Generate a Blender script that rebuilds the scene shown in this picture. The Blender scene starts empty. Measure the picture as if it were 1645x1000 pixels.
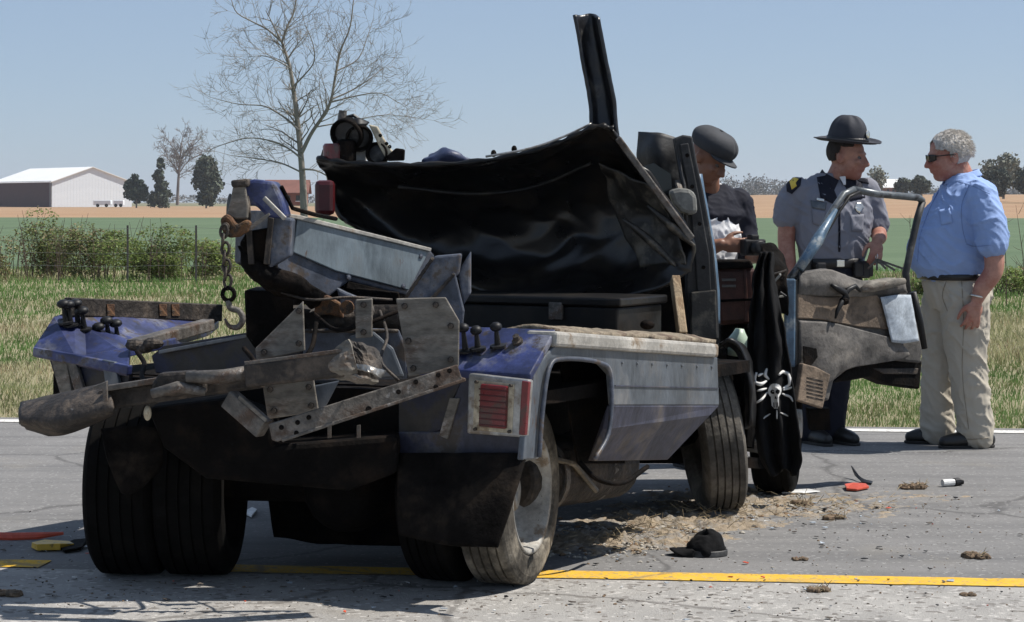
import bpy, bmesh, math, random
import numpy as np
from mathutils import Vector, Matrix, noise, Quaternion

sc = bpy.context.scene
COL = sc.collection
random.seed(7)
rng = np.random.default_rng(7)

# ------------------------------------------------------------------ camera
CAMZ = 1.4
FPX, CX, HZ, IW = 3600.0, 822.5, 325.0, 1645.0      # focal length, centre, horizon, width in photo pixels
cam_d = bpy.data.cameras.new('camera')
cam = bpy.data.objects.new('camera', cam_d); COL.objects.link(cam)
cam.location = (0, 0, CAMZ); cam.rotation_euler = (math.radians(90), 0, 0)
cam_d.sensor_fit = 'HORIZONTAL'; cam_d.sensor_width = 36.0
cam_d.lens = 36.0 * FPX / IW
cam_d.shift_y = -(500 - HZ) / IW
cam_d.clip_start = 0.1; cam_d.clip_end = 12000
sc.camera = cam

# ------------------------------------------------------------------ sky and sun
SUN_EL, SUN_AZ = math.radians(57), math.radians(84)      # azimuth from +Y towards +X
w = bpy.data.worlds.new('World'); sc.world = w; w.use_nodes = True
nt = w.node_tree; nt.nodes.clear()
out = nt.nodes.new('ShaderNodeOutputWorld'); bg = nt.nodes.new('ShaderNodeBackground')
sky = nt.nodes.new('ShaderNodeTexSky'); sky.sky_type = 'NISHITA'; sky.sun_disc = False
sky.sun_elevation = SUN_EL; sky.sun_rotation = SUN_AZ
sky.altitude = 150; sky.air_density = 0.7; sky.dust_density = 0.3; sky.ozone_density = 3.0
wb = nt.nodes.new('ShaderNodeMix'); wb.data_type = 'RGBA'; wb.inputs[0].default_value = 0.45      # thin even haze over the whole sky
wb.inputs[7].default_value = (5.1, 6.5, 8.7, 1)
nt.links.new(sky.outputs[0], wb.inputs[6]); nt.links.new(wb.outputs[2], bg.inputs[0])
bg.inputs[1].default_value = 0.072
nt.links.new(bg.outputs[0], out.inputs[0])
sd = bpy.data.lights.new('sun', 'SUN'); so = bpy.data.objects.new('sun', sd); COL.objects.link(so)
sd.energy = 5.0; sd.angle = math.radians(0.53); sd.color = (1.0, 0.95, 0.88)
sdir = Vector((math.cos(SUN_EL) * math.sin(SUN_AZ), math.cos(SUN_EL) * math.cos(SUN_AZ), math.sin(SUN_EL)))
so.rotation_euler = sdir.to_track_quat('Z', 'Y').to_euler(); so.location = sdir * 60
vs = sc.view_settings
vs.view_transform = 'Standard'; vs.look = 'None'; vs.exposure = 0.3; vs.gamma = 1.0
vs.use_curve_mapping = False

# ------------------------------------------------------------------ materials
def lin(r, g, b):
    return tuple(((c / 255 + .055) / 1.055) ** 2.4 if c > 10 else c / 255 / 12.92 for c in (r, g, b))
def sc3(c, k): return tuple(max(0, min(1, x * k)) for x in c)

def M(name, base, rough=.6, metal=0., var=.2, scale=6., col2=None, m2=(.5, .62), s2=3., bump=.15, bscale=40.,
      col3=None, m3=(.55, .65), s3=9., stretch=(1, 1, 1), spec=.5, coat=0., rvar=.1, trans=0., grime=0., gs=4.):
    m = bpy.data.materials.new(name); m.use_nodes = True
    t = m.node_tree; n = t.nodes; L = t.links.new
    b = n['Principled BSDF']
    tc = n.new('ShaderNodeTexCoord'); mp = n.new('ShaderNodeMapping'); mp.inputs['Scale'].default_value = stretch
    L(tc.outputs['Object'], mp.inputs[0])
    def nz(s, det=6, ro=.6):
        x = n.new('ShaderNodeTexNoise'); x.inputs['Scale'].default_value = s; x.inputs['Detail'].default_value = det
        x.inputs['Roughness'].default_value = ro; L(mp.outputs[0], x.inputs['Vector']); return x
    def ramp(src, a, c, ca, cb):
        r = n.new('ShaderNodeValToRGB'); r.color_ramp.elements[0].position = a; r.color_ramp.elements[1].position = c
        r.color_ramp.elements[0].color = (*ca, 1); r.color_ramp.elements[1].color = (*cb, 1)
        L(src, r.inputs[0]); return r
    n1 = nz(scale)
    cur = ramp(n1.outputs[0], .3, .7, sc3(base, 1 - var), sc3(base, 1 + var)).outputs[0]
    for k, (c, mm, s) in enumerate(((col2, m2, s2), (col3, m3, s3))):
        if c is None: continue
        nn = nz(s, 8, .68)
        f = ramp(nn.outputs[0], mm[0], mm[1], (0, 0, 0), (1, 1, 1))
        mx = n.new('ShaderNodeMix'); mx.data_type = 'RGBA'
        L(f.outputs[0], mx.inputs[0]); L(cur, mx.inputs[6]); mx.inputs[7].default_value = (*c, 1)
        cur = mx.outputs[2]
    if grime:
        g1 = ramp(nz(gs, 12, .74).outputs[0], .40, .60, (1 - grime,) * 3, (1.12,) * 3)
        g2 = ramp(nz(gs * 9, 6, .7).outputs[0], .36, .56, (1 - grime * .6,) * 3, (1.05,) * 3)
        for gg in (g1, g2):
            mx = n.new('ShaderNodeMix'); mx.data_type = 'RGBA'; mx.blend_type = 'MULTIPLY'; mx.inputs[0].default_value = 1.0
            L(cur, mx.inputs[6]); L(gg.outputs[0], mx.inputs[7]); cur = mx.outputs[2]
    L(cur, b.inputs['Base Color'])
    b.inputs['Metallic'].default_value = metal
    rr = n.new('ShaderNodeMapRange'); rr.inputs['To Min'].default_value = max(.03, rough - rvar); rr.inputs['To Max'].default_value = min(1, rough + rvar)
    L(nz(scale * 2.3).outputs[0], rr.inputs[0]); L(rr.outputs[0], b.inputs['Roughness'])
    b.inputs['Specular IOR Level'].default_value = spec
    if coat: b.inputs['Coat Weight'].default_value = coat
    if bump:
        bp = n.new('ShaderNodeBump'); bp.inputs['Strength'].default_value = bump; bp.inputs['Distance'].default_value = .02
        L(nz(bscale, 4).outputs[0], bp.inputs['Height']); L(bp.outputs[0], b.inputs['Normal'])
    if trans:
        o = n['Material Output']; tr = n.new('ShaderNodeBsdfTranslucent'); L(cur, tr.inputs['Color'])
        ms = n.new('ShaderNodeMixShader'); ms.inputs[0].default_value = trans
        L(b.outputs[0], ms.inputs[1]); L(tr.outputs[0], ms.inputs[2]); L(ms.outputs[0], o.inputs[0])
    return m

RUST = (.11, .055, .028); DIRT = (.16, .125, .09); DUST = (.24, .21, .17)
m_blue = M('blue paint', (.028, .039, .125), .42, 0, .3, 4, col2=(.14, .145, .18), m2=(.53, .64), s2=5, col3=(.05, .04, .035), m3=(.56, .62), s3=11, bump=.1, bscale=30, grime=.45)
m_purple = M('faded blue paint', (.072, .085, .115), .5, 0, .25, 5, col2=(.17, .165, .17), m2=(.52, .64), s2=6, col3=(.075, .055, .04), m3=(.56, .63), s3=9, bump=.12, grime=.5)
m_rearp = M('grimy shaded blue rear paint', (.035, .037, .062), .5, 0, .25, 5, col2=(.085, .08, .08), m2=(.53, .64), s2=6, col3=(.04, .03, .024), m3=(.55, .62), s3=9, bump=.12, grime=.55)  # grime, with the shade of the rear face darkened into the base
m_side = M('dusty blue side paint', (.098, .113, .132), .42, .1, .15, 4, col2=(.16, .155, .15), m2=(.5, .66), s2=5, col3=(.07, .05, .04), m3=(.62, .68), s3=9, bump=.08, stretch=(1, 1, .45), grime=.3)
m_side2 = M('lower blue side paint', (.07, .074, .11), .5, .1, .18, 4, col2=(.15, .13, .11), m2=(.5, .64), s2=5, bump=.1, stretch=(1, 1, .4), grime=.45)
m_ice = M('pale blue boom paint', (.175, .215, .24), .42, 0, .1, 5, col2=(.13, .14, .14), m2=(.53, .66), s2=8, col3=(.11, .07, .05), m3=(.63, .68), s3=14, bump=.08, stretch=(1, 1, .35), grime=.32)
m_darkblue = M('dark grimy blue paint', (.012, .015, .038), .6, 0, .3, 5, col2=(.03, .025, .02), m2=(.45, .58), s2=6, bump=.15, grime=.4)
m_black = M('black paint', (.0055, .0055, .006), .42, 0, .4, 4, col2=(.016, .0135, .011), m2=(.5, .62), s2=5, col3=(.045, .038, .028), m3=(.64, .72), s3=7, bump=.15, bscale=14, spec=.28)
m_grime = M('black grease and shade', (.006, .0053, .005), .8, 0, .4, 6, col2=(.018, .013, .01), m2=(.5, .64), s2=7, bump=.35, spec=.06)  # greasy black, kept extra dark to paint in the shade under the truck
m_steel = M('bare weathered steel', (.15, .135, .118), .6, .2, .25, 8, col2=(.075, .048, .032), m2=(.5, .6), s2=7, col3=(.27, .26, .25), m3=(.6, .68), s3=24, bump=.3, grime=.5)
m_tan = M('dusty steel plate', (.20, .18, .15), .7, .1, .15, 6, col2=(.10, .07, .05), m2=(.52, .64), s2=6, col3=(.27, .25, .225), m3=(.58, .68), s3=16, bump=.2, stretch=(.5, 1, 1.5), grime=.5)
m_rust = M('rusty steel', (.13, .06, .026), .85, .1, .35, 9, col2=(.2, .10, .035), m2=(.5, .6), s2=12, col3=(.04, .028, .02), m3=(.53, .6), s3=8, bump=.6, grime=.5, gs=8)
m_brown = M('dark rusty steel', (.042, .034, .028), .68, .25, .35, 8, col2=(.085, .066, .05), m2=(.5, .61), s2=9, col3=(.16, .15, .14), m3=(.64, .7), s3=25, bump=.45, grime=.5)
m_chrome = M('worn aluminium trim', (.42, .42, .41), .42, .6, .15, 8, col2=(.2, .17, .14), m2=(.52, .63), s2=9, bump=.08, grime=.4)
m_cream = M('cream paint', (.50, .44, .32), .55, 0, .12, 8, col2=(.25, .19, .12), m2=(.55, .64), s2=12, bump=.08, grime=.4)
m_rail = M('chalky side rail', (.42, .40, .36), .65, 0, .12, 6, col2=(.2, .155, .11), m2=(.52, .62), s2=8, bump=.15, grime=.35)
m_dirtrail = M('dirt caked rail', (.26, .215, .155), .95, 0, .25, 12, col2=(.12, .085, .06), m2=(.5, .6), s2=10, bump=.6, grime=.4, gs=9)
m_tyre = M('tyre rubber', (.006, .0056, .0052), .95, 0, .3, 9, col2=(.011, .0095, .008), m2=(.52, .68), s2=6, bump=.15, spec=.05)
m_tyredust = M('dusty tyre rubber', (.10, .09, .075), .92, 0, .25, 9, col2=(.30, .265, .21), m2=(.47, .62), s2=5, bump=.25, spec=.15, grime=.45)
m_tread = M('dusty sunlit tyre tread', (.115, .105, .09), .92, 0, .2, 9, col2=(.2, .18, .15), m2=(.47, .62), s2=5, bump=.25, spec=.15, grime=.4)  # dusty, with sunlight on the front wheel lightened into the colour
m_roofin = M('dusty roof lining with tan sheen', (.0055, .0055, .006), .3, 0, .4, 4, col2=(.02, .016, .012), m2=(.5, .62), s2=4, col3=(.085, .068, .046), m3=(.62, .74), s3=3.2, bump=.06, bscale=14, spec=.45)  # tan patches paint reflected light as well as dust
m_rim = M('dusty steel rim', (.36, .345, .31), .75, .1, .15, 8, col2=(.17, .13, .09), m2=(.54, .64), s2=9, bump=.2, grime=.35)
m_flap = M('rubber mud flap', (.010, .0085, .0075), .9, 0, .3, 6, col2=(.022, .017, .013), m2=(.5, .62), s2=7, bump=.3, spec=.05, grime=.4)
m_redlens = M('red lens', (.15, .012, .016), .3, 0, .25, 30, bump=.0, coat=.2, col2=(.07, .03, .025), m2=(.5, .6), s2=14)
m_darkred = M('dark red lens', (.06, .006, .008), .35, 0, .25, 20, bump=0)
m_white = M('white plastic', (.62, .62, .60), .5, 0, .08, 6, bump=.03, grime=.2)
m_paper = M('pale paper', (.40, .45, .50), .7, 0, .1, 9, bump=.05, grime=.3, gs=9)
m_knob = M('black knob', (.008, .008, .009), .5, 0, .2, 8, bump=0, spec=.3)
m_glass = M('dark cab glass', (.012, .016, .018), .08, 0, .1, 4, bump=.0)
m_wood = M('split wood plank', (.34, .25, .15), .8, 0, .2, 5, col2=(.2, .13, .07), m2=(.5, .6), s2=6, bump=.3, stretch=(3, 3, .5), grime=.3)
m_doorskin = M('grey door lining', (.12, .11, .10), .75, 0, .2, 5, col2=(.20, .18, .155), m2=(.52, .66), s2=3, col3=(.05, .042, .036), m3=(.58, .66), s3=8, bump=.2, grime=.5)
m_doortan = M('tan door card', (.23, .17, .12), .85, 0, .2, 7, col2=(.11, .085, .065), m2=(.52, .62), s2=9, bump=.3, grime=.45)
m_frame = M('door frame metal', (.15, .165, .175), .4, .4, .15, 6, col2=(.05, .05, .052), m2=(.52, .6), s2=7, bump=.08, grime=.4)
m_doorblue = M('blue door edge paint', (.10, .17, .25), .4, .1, .2, 7, col2=(.3, .33, .34), m2=(.52, .6), s2=10, bump=.08, grime=.4)
m_seat = M('red brown vinyl', (.085, .03, .02), .55, 0, .2, 6, bump=.1, grime=.35)
m_cloth = M('black cloth', (.007, .007, .0075), .9, 0, .25, 8, bump=.2, bscale=90, spec=.15)
m_print = M('white cloth print', (.62, .61, .58), .85, 0, .1, 12, bump=.05)
m_mirror = M('grey plastic', (.17, .17, .155), .55, 0, .15, 8, bump=.06, grime=.4)
m_tarp = M('dark blue tarp', (.02, .03, .075), .5, 0, .25, 8, col2=(.1, .12, .18), m2=(.58, .64), s2=10, bump=.4, bscale=12)

# ------------------------------------------------------------------ helpers
def link(name, me, parent=None):
    o = bpy.data.objects.new(name, me); COL.objects.link(o)
    if parent is not None: set_parent(o, parent)
    return o
WLOC = {}
def set_parent(o, p):
    o.parent = p; o.matrix_parent_inverse = Matrix.Translation(-Vector(WLOC[p.name]))
def tag(o, label=None, cat=None, group=None, kind=None):
    if label: o['label'] = label
    if cat: o['category'] = cat
    if group: o['group'] = group
    if kind: o['kind'] = kind
    return o
def thing(name, loc, label, cat, group=None):
    o = bpy.data.objects.new(name, None); COL.objects.link(o); o.location = loc
    o.empty_display_size = .2; WLOC[o.name] = Vector(loc)
    return tag(o, label, cat, group)
def obj(name, verts, faces, mat, parent=None, smooth=False, bevel=0, solid=0, mats=None, fm=None, subs=0):
    V = np.array([tuple(v) for v in verts], float)
    c = (V.min(0) + V.max(0)) / 2
    me = bpy.data.meshes.new(name); me.from_pydata((V - c).tolist(), [], faces)
    for mm in (mats or [mat]): me.materials.append(mm)
    if fm is not None: me.polygons.foreach_set('material_index', fm)
    if smooth: me.polygons.foreach_set('use_smooth', [True] * len(me.polygons))
    me.update()
    o = link(name, me); o.location = c; WLOC[o.name] = Vector(c)
    if parent is not None: set_parent(o, parent)
    if solid:
        md = o.modifiers.new('solid', 'SOLIDIFY'); md.thickness = solid; md.offset = 0
    if bevel:
        md = o.modifiers.new('bevel', 'BEVEL'); md.width = bevel; md.segments = 2; md.limit_method = 'ANGLE'; md.angle_limit = .6
    if subs:
        md = o.modifiers.new('sub', 'SUBSURF'); md.levels = subs; md.render_levels = subs
    return o
def bigmesh(name, V, Fq, mats, mi=None, smooth=False, parent=None):
    """V (n,3), Fq (m,k) with constant k"""
    V = np.asarray(V, np.float32); Fq = np.asarray(Fq, np.int32); k = Fq.shape[1]
    me = bpy.data.meshes.new(name)
    me.vertices.add(len(V)); me.vertices.foreach_set('co', V.ravel())
    me.loops.add(Fq.size); me.loops.foreach_set('vertex_index', Fq.ravel())
    me.polygons.add(len(Fq)); me.polygons.foreach_set('loop_start', np.arange(0, Fq.size, k, dtype=np.int32))
    for mm in mats: me.materials.append(mm)
    if mi is not None: me.polygons.foreach_set('material_index', np.asarray(mi, np.int32))
    if smooth: me.polygons.foreach_set('use_smooth', np.ones(len(Fq), bool))
    me.update(calc_edges=True); me.validate()
    o = link(name, me); WLOC[o.name] = Vector((0, 0, 0))
    if parent is not None: set_parent(o, parent)
    return o

# geometry pieces return (verts, faces); join() merges several of them into one
def join(*gs):
    V, F = [], []
    for v, f in gs:
        k = len(V); V += [tuple(x) for x in v]; F += [tuple(i + k for i in ff) for ff in f]
    return V, F
def g_box(c, size, ax=None):
    c = Vector(c); ax = ax or (Vector((1, 0, 0)), Vector((0, 1, 0)), Vector((0, 0, 1)))
    V = [c + ax[0] * (size[0] / 2 * i) + ax[1] * (size[1] / 2 * j) + ax[2] * (size[2] / 2 * k) for i in (-1, 1) for j in (-1, 1) for k in (-1, 1)]
    return V, [(0, 1, 3, 2), (4, 6, 7, 5), (0, 4, 5, 1), (2, 3, 7, 6), (0, 2, 6, 4), (1, 5, 7, 3)]
def g_beam(p0, p1, w_, h, up=(0, 0, 1), w1=None, h1=None):
    p0, p1 = Vector(p0), Vector(p1); d = (p1 - p0).normalized(); up = Vector(up)
    sx = d.cross(up).normalized(); uu = sx.cross(d).normalized(); V = []
    for p, ww, hh in ((p0, w_, h), (p1, w1 or w_, h1 or h)):
        for a, b in ((-1, -1), (1, -1), (1, 1), (-1, 1)): V.append(p + sx * (a * ww / 2) + uu * (b * hh / 2))
    return V, [(0, 3, 2, 1), (4, 5, 6, 7), (0, 1, 5, 4), (1, 2, 6, 5), (2, 3, 7, 6), (3, 0, 4, 7)]
def g_tube(path, rad, seg=8, caps=True, flat=1.0):
    path = [Vector(p) for p in path]; n = len(path)
    if not hasattr(rad, '__len__'): rad = [rad] * n
    V, F = [], []; prev = None
    for i, p in enumerate(path):
        d = (path[min(i + 1, n - 1)] - path[max(i - 1, 0)]).normalized()
        if prev is None:
            a = d.orthogonal().normalized()
        else:
            a = (prev - d * prev.dot(d)); a = a.normalized() if a.length > 1e-6 else d.orthogonal().normalized()
        prev = a; b = d.cross(a)
        for k in range(seg):
            t = 2 * math.pi * k / seg
            V.append(p + (a * math.cos(t) + b * math.sin(t) * flat) * rad[i])
    for i in range(n - 1):
        for k in range(seg):
            k2 = (k + 1) % seg
            F.append((i * seg + k, i * seg + k2, (i + 1) * seg + k2, (i + 1) * seg + k))
    if caps:
        F.append(tuple(range(seg - 1, -1, -1))); F.append(tuple(range((n - 1) * seg, n * seg)))
    return V, F
def g_lathe(c, axis, prof, seg=40, closed=False):
    """prof: list of (offset along axis, radius)"""
    c, axis = Vector(c), Vector(axis).normalized(); a = axis.orthogonal().normalized(); b = axis.cross(a)
    V, F = [], []; n = len(prof)
    for (h, r) in prof:
        for k in range(seg):
            t = 2 * math.pi * k / seg; V.append(c + axis * h + (a * math.cos(t) + b * math.sin(t)) * max(r, 1e-4))
    rngn = n if closed else n - 1
    for i in range(rngn):
        j = (i + 1) % n
        for k in range(seg):
            k2 = (k + 1) % seg; F.append((i * seg + k, i * seg + k2, j * seg + k2, j * seg + k))
    return V, F
def g_blob(c, r, rot=None, seg=16, rings=10):
    c = Vector(c); V, F = [], []
    for i in range(rings + 1):
        ph = math.pi * i / rings
        for k in range(seg):
            t = 2 * math.pi * k / seg
            v = Vector((r[0] * math.sin(ph) * math.cos(t), r[1] * math.sin(ph) * math.sin(t), r[2] * math.cos(ph)))
            if rot is not None: v = rot @ v
            V.append(c + v)
    for i in range(rings):
        for k in range(seg):
            k2 = (k + 1) % seg; F.append((i * seg + k, (i + 1) * seg + k, (i + 1) * seg + k2, i * seg + k2))
    return V, F
def g_torus(c, axis, R_, r, seg=14, sg=6, stretch=None):
    c, axis = Vector(c), Vector(axis).normalized(); a = axis.orthogonal().normalized(); b = axis.cross(a)
    if stretch is not None:
        a = Vector(stretch[0]).normalized(); b = axis.cross(a); k1 = stretch[1]
    else: k1 = 1
    V, F = [], []
    for i in range(seg):
        t = 2 * math.pi * i / seg; rd = a * math.cos(t) + b * math.sin(t); ctr = c + a * (math.cos(t) * R_ * k1) + b * (math.sin(t) * R_)
        for k in range(sg):
            p = 2 * math.pi * k / sg; V.append(ctr + rd * (r * math.cos(p)) + axis * (r * math.sin(p)))
    for i in range(seg):
        for k in range(sg):
            i2, k2 = (i + 1) % seg, (k + 1) % sg; F.append((i * sg + k, i2 * sg + k, i2 * sg + k2, i * sg + k2))
    return V, F
def catmull(P, n):
    P = np.array(P, float); m = len(P); t = np.linspace(0, m - 1, n); outp = []
    for x in t:
        i = min(int(x), m - 2); f = x - i
        p1, p2 = P[i], P[i + 1]; p0 = P[i - 1] if i > 0 else 2 * p1 - p2; p3 = P[i + 2] if i + 2 < m else 2 * p2 - p1
        outp.append(.5 * ((2 * p1) + (-p0 + p2) * f + (2 * p0 - 5 * p1 + 4 * p2 - p3) * f * f + (-p0 + 3 * p1 - 3 * p2 + p3) * f ** 3))
    return np.array(outp)
def g_sheet(rows, nu, nv, amp=0., nscale=4., seed=0., crease=0.):
    R_ = np.array([catmull([tuple(p) for p in r], nu) for r in rows])            # rows, nu, 3
    G = np.array([catmull(R_[:, i], nv) for i in range(nu)]).transpose(1, 0, 2)    # nv, nu, 3
    if amp or crease:
        du = np.gradient(G, axis=1); dv = np.gradient(G, axis=0); N = np.cross(du, dv); N /= (np.linalg.norm(N, axis=2, keepdims=True) + 1e-9)
        for j in range(nv):
            for i in range(nu):
                q = Vector(G[j, i]) * nscale + Vector((seed, seed, 0))
                d = amp * noise.noise(q) + amp * .5 * noise.noise(q * 2.3)
                if crease: d += crease * (abs(noise.noise(q * 1.3 + Vector((5, 1, 2)))) - .25)
                G[j, i] += N[j, i] * d
    V = G.reshape(-1, 3); F = [(j * nu + i, j * nu + i + 1, (j + 1) * nu + i + 1, (j + 1) * nu + i) for j in range(nv - 1) for i in range(nu - 1)]
    return [tuple(v) for v in V], F

# from a place in the photograph to a point of the place: ray against a plane with a known position
CP = Vector((0, 0, CAMZ))
def ray(px, py): return Vector(((px - CX) / FPX, 1.0, -(py - HZ) / FPX))
def P(px, py, Y): return CP + ray(px, py) * Y
def YP(Y): return (Vector((0, 1, 0)), Y)
def ZP(z): return (Vector((0, 0, 1)), z)
def PL3(a, b, c):
    n = (b - a).cross(c - a).normalized(); return (n, n.dot(a))
def VPL(px1, Y1, px2, Y2):
    a, b = P(px1, 325, Y1), P(px2, 325, Y2); return PL3(a, b, a + Vector((0, 0, 1)))
def un(px, py, pl):
    d = ray(px, py); return CP + d * ((pl[1] - pl[0].dot(CP)) / pl[0].dot(d))
def gnd(px, py, z=0.): return un(px, py, ZP(z))
def g_plate(pts, pl, t):
    """polygon (photo pixels) on plane pl, extruded by t away from the camera"""
    F_ = [un(x, y, pl) for x, y in pts]; n = pl[0].normalized()
    if n.dot(ray(*pts[0])) < 0: n = -n
    B = [p + n * t for p in F_]; k = len(F_)
    return F_ + B, [tuple(range(k)), tuple(range(2 * k - 1, k - 1, -1))] + [(i, k + i, k + (i + 1) % k, (i + 1) % k) for i in range(k)]
def plate(name, pts, pl, t, mat, parent=None, bevel=.004):
    v, f = g_plate(pts, pl, t); return obj(name, v, f, mat, parent, bevel=bevel)
def recalc(o):
    bm = bmesh.new(); bm.from_mesh(o.data); bmesh.ops.recalc_face_normals(bm, faces=bm.faces); bm.to_mesh(o.data); bm.free(); return o

# ================================================================== THE SETTING
YAW = math.radians(-6.3)                          # the road runs almost across the view
RD, RN = Vector((math.cos(YAW), math.sin(YAW), 0)), Vector((-math.sin(YAW), math.cos(YAW), 0))
def road_pt(a, b, z=0): return RD * a + RN * b + Vector((0, 0, z))
B_YEL, B_WHITE, B_EDGE, B_NEAR = 8.38, 13.88, 14.12, 1.2
def ground_mat(name, c1, c2, s1, speck=None, speck_s=150, stain=None, rough=.9, bump=.25, bs=120, streak=None, streak_scale=(.25, 4, 1), cracks=None):
    m = bpy.data.materials.new(name); m.use_nodes = True; t = m.node_tree; n = t.nodes; L = t.links.new
    b = n['Principled BSDF']; b.inputs['Roughness'].default_value = rough; b.inputs['Specular IOR Level'].default_value = .25
    tc = n.new('ShaderNodeTexCoord')
    def nz(s, det=8, ro=.65, vec=None):
        x = n.new('ShaderNodeTexNoise'); x.inputs['Scale'].default_value = s; x.inputs['Detail'].default_value = det; x.inputs['Roughness'].default_value = ro
        L(vec or tc.outputs['Object'], x.inputs['Vector']); return x.outputs[0]
    def rp(src, a, c, ca, cb):
        r = n.new('ShaderNodeValToRGB'); r.color_ramp.elements[0].position = a; r.color_ramp.elements[1].position = c
        r.color_ramp.elements[0].color = (*ca, 1); r.color_ramp.elements[1].color = (*cb, 1); L(src, r.inputs[0]); return r.outputs[0]
    def mixc(f, a, bb):
        x = n.new('ShaderNodeMix'); x.data_type = 'RGBA'; L(f, x.inputs[0]); L(a, x.inputs[6])
        if isinstance(bb, tuple): x.inputs[7].default_value = (*bb, 1)
        else: L(bb, x.inputs[7])
        return x.outputs[2]
    cur = rp(nz(s1), .33, .67, c1, c2)
    if streak:
        mp = n.new('ShaderNodeMapping'); mp.inputs['Scale'].default_value = streak_scale; mp.inputs['Rotation'].default_value = (0, 0, -YAW)
        L(tc.outputs['Object'], mp.inputs[0])
        cur = mixc(rp(nz(1.3, 6, .6, mp.outputs[0]), .46, .68, (0, 0, 0), (1, 1, 1)), cur, streak)
    if stain: cur = mixc(rp(nz(.9, 9, .7), .54, .7, (0, 0, 0), (.8, .8, .8)), cur, stain)
    if cracks:
        wv = n.new('ShaderNodeTexNoise'); wv.inputs['Scale'].default_value = 1.7; wv.inputs['Detail'].default_value = 7; L(tc.outputs['Object'], wv.inputs['Vector'])
        ad = n.new('ShaderNodeMix'); ad.data_type = 'VECTOR'; ad.inputs[0].default_value = .32; L(tc.outputs['Object'], ad.inputs[4]); L(wv.outputs['Color'], ad.inputs[5])
        vc = n.new('ShaderNodeTexVoronoi'); vc.feature = 'DISTANCE_TO_EDGE'; vc.inputs['Scale'].default_value = .55; L(ad.outputs[1], vc.inputs['Vector'])
        cur = mixc(rp(vc.outputs['Distance'], .003, .009, (.75, .75, .75), (0, 0, 0)), cur, cracks)
    if speck:
        for k, (sp, th) in enumerate(speck):
            v = n.new('ShaderNodeTexVoronoi'); v.inputs['Scale'].default_value = speck_s * (1 + .37 * k); L(tc.outputs['Object'], v.inputs['Vector'])
            sep = n.new('ShaderNodeSeparateColor'); L(v.outputs['Color'], sep.inputs[0])
            cur = mixc(rp(sep.outputs[k % 3], th, th + .05, (0, 0, 0), (.85, .85, .85)), cur, sp)
    L(cur, b.inputs['Base Color'])
    bp = n.new('ShaderNodeBump'); bp.inputs['Strength'].default_value = bump; bp.inputs['Distance'].default_value = .03
    L(nz(bs, 5), bp.inputs['Height']); L(bp.outputs[0], b.inputs['Normal'])
    return m
def quad_sheet(name, a0, a1, b0, b1, z, mat, nx=1, ny=1, zf=None):
    V, F = [], []
    for j in range(ny + 1):
        for i in range(nx + 1):
            p = road_pt(a0 + (a1 - a0) * i / nx, b0 + (b1 - b0) * j / ny, z)
            if zf: p.z = zf(p)
            V.append(p)
    for j in range(ny):
        for i in range(nx): F.append((j * (nx + 1) + i, j * (nx + 1) + i + 1, (j + 1) * (nx + 1) + i + 1, (j + 1) * (nx + 1) + i))
    return tag(obj(name, V, F, mat), kind='structure')
m_asph = ground_mat('worn asphalt', (.165, .162, .158), (.205, .2, .195), 2.2, [((.28, .275, .265), .92), ((.12, .115, .11), .95)], 80, stain=(.215, .2, .175), streak=(.135, .133, .132), bs=160, cracks=(.085, .082, .08))
m_asph2 = ground_mat('pale chip sealed asphalt', (.285, .275, .26), (.39, .375, .35), 3.5, [((.17, .155, .14), .88), ((.5, .48, .45), .9)], 42, stain=(.25, .23, .2), bs=90, bump=.5, cracks=(.14, .13, .12))
m_soil = ground_mat('verge soil', (.22, .195, .115), (.3, .265, .17), 1.4, bs=30, stain=(.08, .10, .035))
m_green = ground_mat('young crop field', (.075, .115, .06), (.11, .155, .085), .12, bs=8, streak=(.085, .125, .065), streak_scale=(.02, .6, 1))
m_brownf = ground_mat('bare tilled field', (.27, .16, .09), (.36, .235, .14), .05, bs=4, streak=(.3, .21, .12), streak_scale=(.004, .12, 1))
m_far = ground_mat('far fields', (.2, .16, .09), (.13, .15, .07), .01, bs=2)
m_yellow = ground_mat('yellow road paint', (.60, .34, .03), (.72, .43, .05), 14, [((.3, .24, .12), .86), ((.5, .36, .12), .84)], 75, stain=(.34, .26, .12), bs=150, cracks=(.2, .16, .1))
m_whiteline = ground_mat('white edge paint', (.55, .54, .51), (.68, .67, .64), 7, [((.3, .29, .27), .88)], 60, bs=150)

quad_sheet('near_lane_road', -40, 40, B_NEAR - 9, B_YEL - .07, 0, m_asph2)
quad_sheet('far_lane_road', -40, 40, B_YEL - .07, B_EDGE, 0, m_asph)
# painted lines with ragged worn edges
def line_strip(name, a0, a1, b, w_, mat, n, jit, z=.004):
    V, F = [], []
    for i in range(n + 1):
        a = a0 + (a1 - a0) * i / n
        e0, e1 = (noise.noise(Vector((a * 9, 0, 3))) + noise.noise(Vector((a * 31, 4, 3))) * .6) * jit, (noise.noise(Vector((a * 9, 7, 3))) + noise.noise(Vector((a * 31, 9, 3))) * .6) * jit
        V += [road_pt(a, b - w_ / 2 + e0, z), road_pt(a, b + w_ / 2 + e1, z)]
    F = [(2 * i, 2 * i + 2, 2 * i + 3, 2 * i + 1) for i in range(n)]
    return tag(obj(name, V, F, mat), kind='structure')
line_strip('yellow_centre_line', -2.03, 30, B_YEL, .17, m_yellow, 900, .008)
line_strip('yellow_centre_line', -30, -2.74, B_YEL + .02, .17, m_yellow, 500, .012)
line_strip('white_edge_line', -30, 30, B_WHITE, .16, m_whiteline, 900, .01)

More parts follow.
